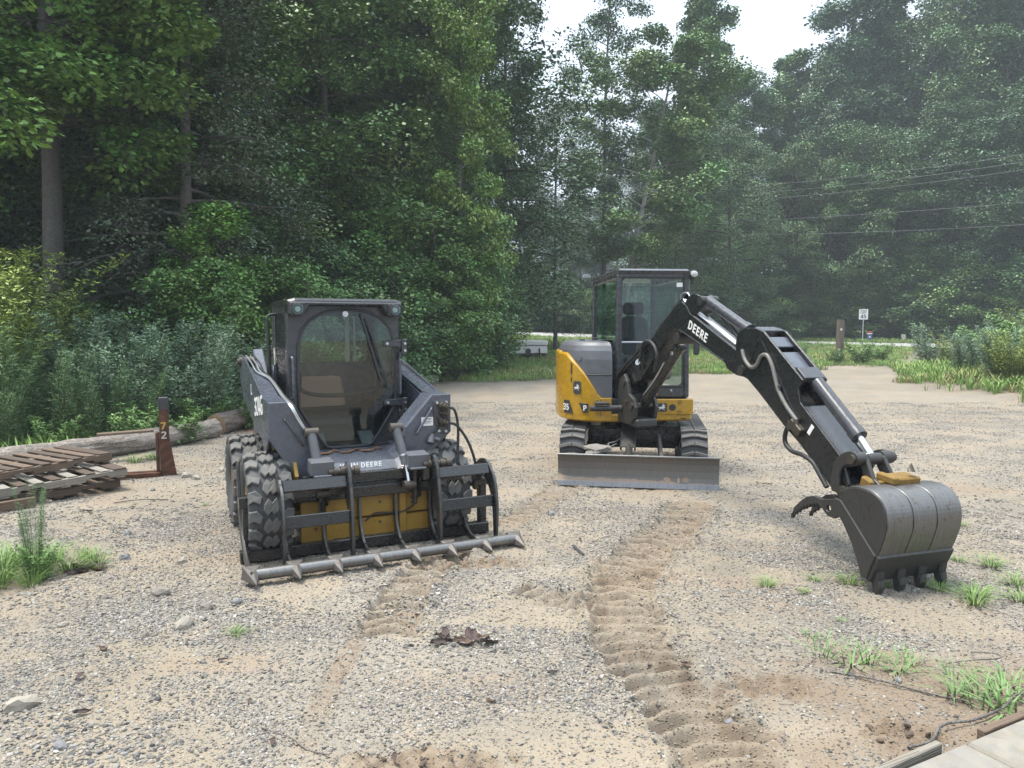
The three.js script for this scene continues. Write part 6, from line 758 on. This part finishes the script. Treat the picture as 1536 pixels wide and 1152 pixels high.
{ // fallen leaves and sticks
  const leafG = [1, 2, 3].map((s) => { const q = rng(s * 17), pos = [], n = 9, rows = []; for (let i = 0; i <= 6; i++) { const t = i / 6, w = 0.22 * Math.sin(Math.min(1, t * 1.06) * Math.PI) * (1 - 0.25 * t) + 0.01, row = []; for (let k = -3; k <= 3; k++) row.push([k / 3 * w * (1 + 0.2 * (q() - 0.5)), 0.12 * Math.pow(Math.abs(k / 3), 2) * (0.3 + q()) + 0.09 * Math.sin(t * 3 + s) + 0.05 * q(), (t - 0.5)]); rows.push(row); } return boxUV(sheet(rows)); });
  const lm = [std([0.062, 0.040, 0.035], { roughness: 0.8, side: THREE.DoubleSide }), std([0.05, 0.036, 0.032], { roughness: 0.8, side: THREE.DoubleSide }), std([0.095, 0.062, 0.045], { roughness: 0.8, side: THREE.DoubleSide })];
  const leaf = (x, z, s, i, l, g) => { const m = new THREE.Mesh(leafG[i % 3], lm[i % 3]); m.name = numbered('dead_leaf'); m.position.set(x, groundH(x, z) + 0.012, z); m.rotation.set((R() - 0.5) * 0.5, i * 2.1, (R() - 0.5) * 0.6); m.scale.setScalar(s); m.castShadow = m.receiveShadow = true; scene.add(tag(m, l, 'leaf', g)); };
  for (let i = 0; i < 13; i++) leaf(-0.25 + (R() - 0.5) * 0.34, -4.01 + (R() - 0.5) * 0.14, 0.07 + R() * 0.06, i, 'curled brown leaf in the little drift on the gravel', 'drift of dead leaves on the gravel');
  for (let i = 0; i < 9; i++) leaf(-2.98 + (R() - 0.5) * 0.26, -5.16 + (R() - 0.5) * 0.16, 0.10 + R() * 0.05, i, 'dark dead leaf at the edge of the lush grass patch', 'dead leaves by the grass patch');
  [[-2.1, -3.51], [-1.91, -3.2], [-2.18, -3.86], [-1.22, -3.35], [-3.98, -6.88], [-3.9, -6.8], [-0.47, -2.87], [2.73, -7.99], [2.8, -8.02], [2.68, -8.05], [2.12, -10.12], [3.74, -10.58], [2.2, -3.36], [0.2, -3.6], [-0.1, -3.35], [0.34, -6.75], [-0.62, -5.0], [0.9, -3.7], [0.55, -5.9], [-1.5, -3.75], [3.1, -7.2], [-1.0, -3.0], [4.6, -9.5], [0.1, -9.6], [-0.6, -8.1]].forEach(([x, z], i) => leaf(x, z, 0.045 + R() * 0.04, i, 'single dead leaf lying on the open gravel', 'dead leaves scattered on the gravel'));
  const stick = (label, pts, r, group, mat = BK.twig) => { const p = pts.map(([x, z, y]) => [x, groundH(x, z) + r + (y || 0), z]); const o = mesh('stick', tube(p, r * 0.65, 6), mat); tag(o, label, 'stick', group); return o; };
  stick('thin forked dark twig lying in the open gravel', [[-1.1, -3.14], [-1.02, -3.06, 0.02], [-0.92, -3.0, 0.015], [-0.85, -2.95], [-0.74, -2.9, 0.01]], 0.005);
  stick('short bent twig standing beside the track ruts', [[0.83, -3.98], [0.86, -3.88, 0.03], [0.84, -3.78, 0.015], [0.87, -3.7]], 0.006);
  stick('straight dark stick lying before the pallets', [[-3.95, -7.3], [-3.7, -7.34, 0.01], [-3.45, -7.38]], 0.009);
  stick('small twig near the grapple teeth', [[-1.05, -4.72], [-0.9, -4.68, 0.015], [-0.76, -4.76]], 0.005);
  stick('long curving root along the edge of the concrete slab', [[1.62, -2.93], [1.74, -2.98, 0.01], [1.84, -3.07, 0.03], [2.0, -3.12, 0.015], [2.2, -3.22, 0.02], [2.34, -3.32, 0.04], [2.42, -3.3, 0.01]], 0.009, null, BK.grey);
  stick('looped dark vine lying behind the weedy clumps', [[2.25, -3.75], [2.36, -3.7, 0.03], [2.47, -3.66, 0.06], [2.5, -3.75, 0.05], [2.42, -3.82, 0.02]], 0.006);
  stick('long thin branch lying across the bare soil', [[1.6, -3.62], [1.78, -3.5, 0.01], [1.95, -3.42], [2.1, -3.3, 0.01]], 0.008);
  for (let i = 0; i < 16; i++) { const x = rr(-2.2, 2.3), z = rr(-6.5, -2.9), a = R() * 6.3, l = rr(0.05, 0.16); stick('short bit of twig scattered on the gravel', [[x, z], [x + Math.cos(a) * l * 0.5, z + Math.sin(a) * l * 0.5, 0.006], [x + Math.cos(a + 0.3) * l, z + Math.sin(a + 0.3) * l]], 0.003, 'bits of twig on the gravel'); }
  const st = mesh('plastic_strip', bx(0.028, 0.006, 0.22, 0.505, groundH(0.505, -5.6) + 0.012, -5.6, 0.05, 0.28, 0), M.plastic); tag(st, 'short black plastic strip lying on the gravel between the machines', 'strip');
}
{ // concrete slab
  const e = 27.3 * Math.PI / 180, o = new THREE.Group(); o.name = 'concrete_slab'; o.position.set(1.92, 0, -2.975); o.rotation.y = e; scene.add(struct(o)); tag(o, 'pale concrete slab with brown edge strip beside the gravel', 'pavement');
  const cm = std([0.33, 0.315, 0.285], { roughness: 0.92, map: T.wearLight, bumpMap: T.grain, bumpScale: 0.0012 });
  mesh('slab_panel', bx(3.2, 0.16, 2.6, 1.45, 0.0, 1.35, 0, 0, 0, 0.012), cm, o); mesh('slab_panel', bx(1.4, 0.16, 2.6, -0.862, 0.0, 1.35, 0, 0, 0, 0.012), cm, o);
  mesh('edge_board', bx(3.0, 0.09, 0.035, 1.5, 0.03, 0.022, 0, 0, 0, 0.004), WD.brown, o); mesh('edge_board', bx(0.6, 0.10, 0.03, -0.55, 0.035, 0.015, 0, 0.03, 0, 0.004), WD.grey, o);
}
{ // white box trailer
  const o = thing('box_trailer', 'low white folding box trailer parked in the grass beyond the bushes', 'trailer', [0.68, baseH(0.68, -36.9), -36.9], 0.10), y0 = -0.02;
  mesh('body', [bx(1.85, 0.36, 1.9, 0, 0.50 + y0, 0, 0, 0, 0, 0.02)], M.white, o); mesh('lid', [bx(1.9, 0.24, 1.95, 0, 0.81 + y0, 0, 0, 0, 0, 0.04)], M.white, o); mesh('seam', bx(1.87, 0.025, 1.92, 0, 0.685 + y0, 0), M.hood, o); mesh('chassis', [bx(1.8, 0.06, 1.8, 0, 0.29 + y0, 0), bx(0.06, 0.06, 1.2, 0.2, 0.27 + y0, 1.3)], M.black, o);
  for (const x of [-0.93, 0.93]) mesh('wheel', cyl([x - 0.08, 0.26 + y0, -0.1], [x + 0.08, 0.26 + y0, -0.1], 0.26, 0.26, 24), M.rubber, o); mesh('wheel_arch', cyl([0.0, 0.40, 0.96], [0.0, 0.40, 0.975], 0.14, 0.14, 20), M.plastic, o); mesh('jack', [cyl([0.55, 0.05, 1.0], [0.55, 0.55, 1.0], 0.03)], M.black, o); mesh('vent', bx(0.1, 0.06, 0.01, -0.6, 0.80, 0.975), M.hood, o);
}
{ // posts, sign and boxes by the road
  const p = thing('wooden_post', 'thick weathered wooden post with small white tag beside the drive', 'post', [14.9, baseH(14.9, -34), -34]); mesh('post', cyl([0, -0.1, 0], [0.02, 1.95, 0], 0.18, 0.165, 14), barkMat([0.24, 0.19, 0.15]), p); mesh('tag', bx(0.09, 0.09, 0.01, -0.02, 1.5, 0.175), M.white, p);
  const p2 = mesh('stump_post', cyl([12.5, 0, -33.6], [12.5, 0.95, -33.6], 0.09, 0.08, 10), barkMat([0.10, 0.09, 0.08])); tag(p2, 'short dark post standing behind the excavator arm', 'post');
  const s = thing('speed_limit_sign', 'white speed limit 45 sign on a thin post across the road', 'sign', [26.25, baseH(26.25, -56), -56], -0.35); mesh('post', bx(0.06, 2.0, 0.05, 0, 0.95, -0.03), M.bright, s); mesh('panel', plate(rrect(-0.31, 1.72, 0.31, 2.48, 0.04), 0.01, 'z', 0, 0.002), M.white, s); mesh('lettering', [text('SPEED', 0.105, 0.004).translate(0, 2.36, 0.006), text('LIMIT', 0.105, 0.004).translate(0, 2.21, 0.006), text('45', 0.27, 0.004).translate(0, 1.95, 0.006)], M.plastic, s);
  const b = thing('newspaper_box', 'blue and red newspaper box standing beside the speed limit sign', 'box', [26.75, baseH(26.75, -56), -56], -0.3); mesh('body', bx(0.34, 0.55, 0.34, 0, 0.42, 0, 0, 0, 0, 0.02), std([0.05, 0.09, 0.24], { roughness: 0.5 }), b); mesh('stripe', bx(0.35, 0.08, 0.35, 0, 0.66, 0), M.white, b); mesh('hood', bx(0.36, 0.10, 0.36, 0, 0.76, 0, 0, 0, 0, 0.02), std([0.4, 0.05, 0.04], { roughness: 0.5 }), b); mesh('leg', cyl([0, -0.05, 0], [0, 0.2, 0], 0.04), M.black, b); mesh('window', bx(0.12, 0.12, 0.01, 0, 0.42, 0.175), M.white, b);
  const w = thing('utility_marker', 'small white utility marker box by the verge across the road', 'marker', [29.3, baseH(29.3, -56), -56], -0.3); mesh('body', bx(0.30, 0.62, 0.2, 0, 0.30, 0, 0, 0, 0, 0.03), std([0.62, 0.6, 0.5], { roughness: 0.6 }), w); mesh('panel', bx(0.2, 0.24, 0.01, 0.03, 0.2, 0.103), M.white, w); mesh('mark', bx(0.05, 0.12, 0.004, 0.03, 0.2, 0.11), M.plastic, w);
  const pipe = mesh('steel_pipe', cyl([15.55, 0.82, -26.9], [18.4, 1.12, -26.6], 0.075, 0.075, 16), M.hood); tag(pipe, 'grey pipe sticking out of the weeds on the bank', 'pipe');
}
// power lines
[[[27.1, 10.7, -39.5], [18.5, 10.7, -46.9], 'topmost power line strung along the road'], [[26.6, 10.2, -39.0], [19.3, 10.2, -46.2], 'second power line from the top along the road'], [[26.8, 9.85, -39.2], [19.2, 9.85, -46.6], 'third power line from the top along the road'], [[27.0, 8.2, -39.4], [14.6, 8.2, -46.4], 'fourth power line, well below the upper three'], [[27.0, 7.05, -39.4], [15.7, 7.05, -43.7], 'lowest power line strung along the road']].forEach(([a, b, l]) => { const A = V(...a), B = V(...b), d = B.clone().sub(A), P = (t) => { const p = A.clone().addScaledVector(d, t); return [p.x, p.y - 0.5 * (0.25 - (t - 0.5) ** 2) * 0.6, p.z]; }; tag(mesh('power_line', tube([P(-1.2), P(-0.6), P(0), P(0.5), P(1), P(1.6), P(2.1)], 0.012, 5, 40), std([0.12, 0.12, 0.125], { roughness: 0.5 })), l, 'power line', 'power lines along the road'); });
renderer.render(scene, camera);
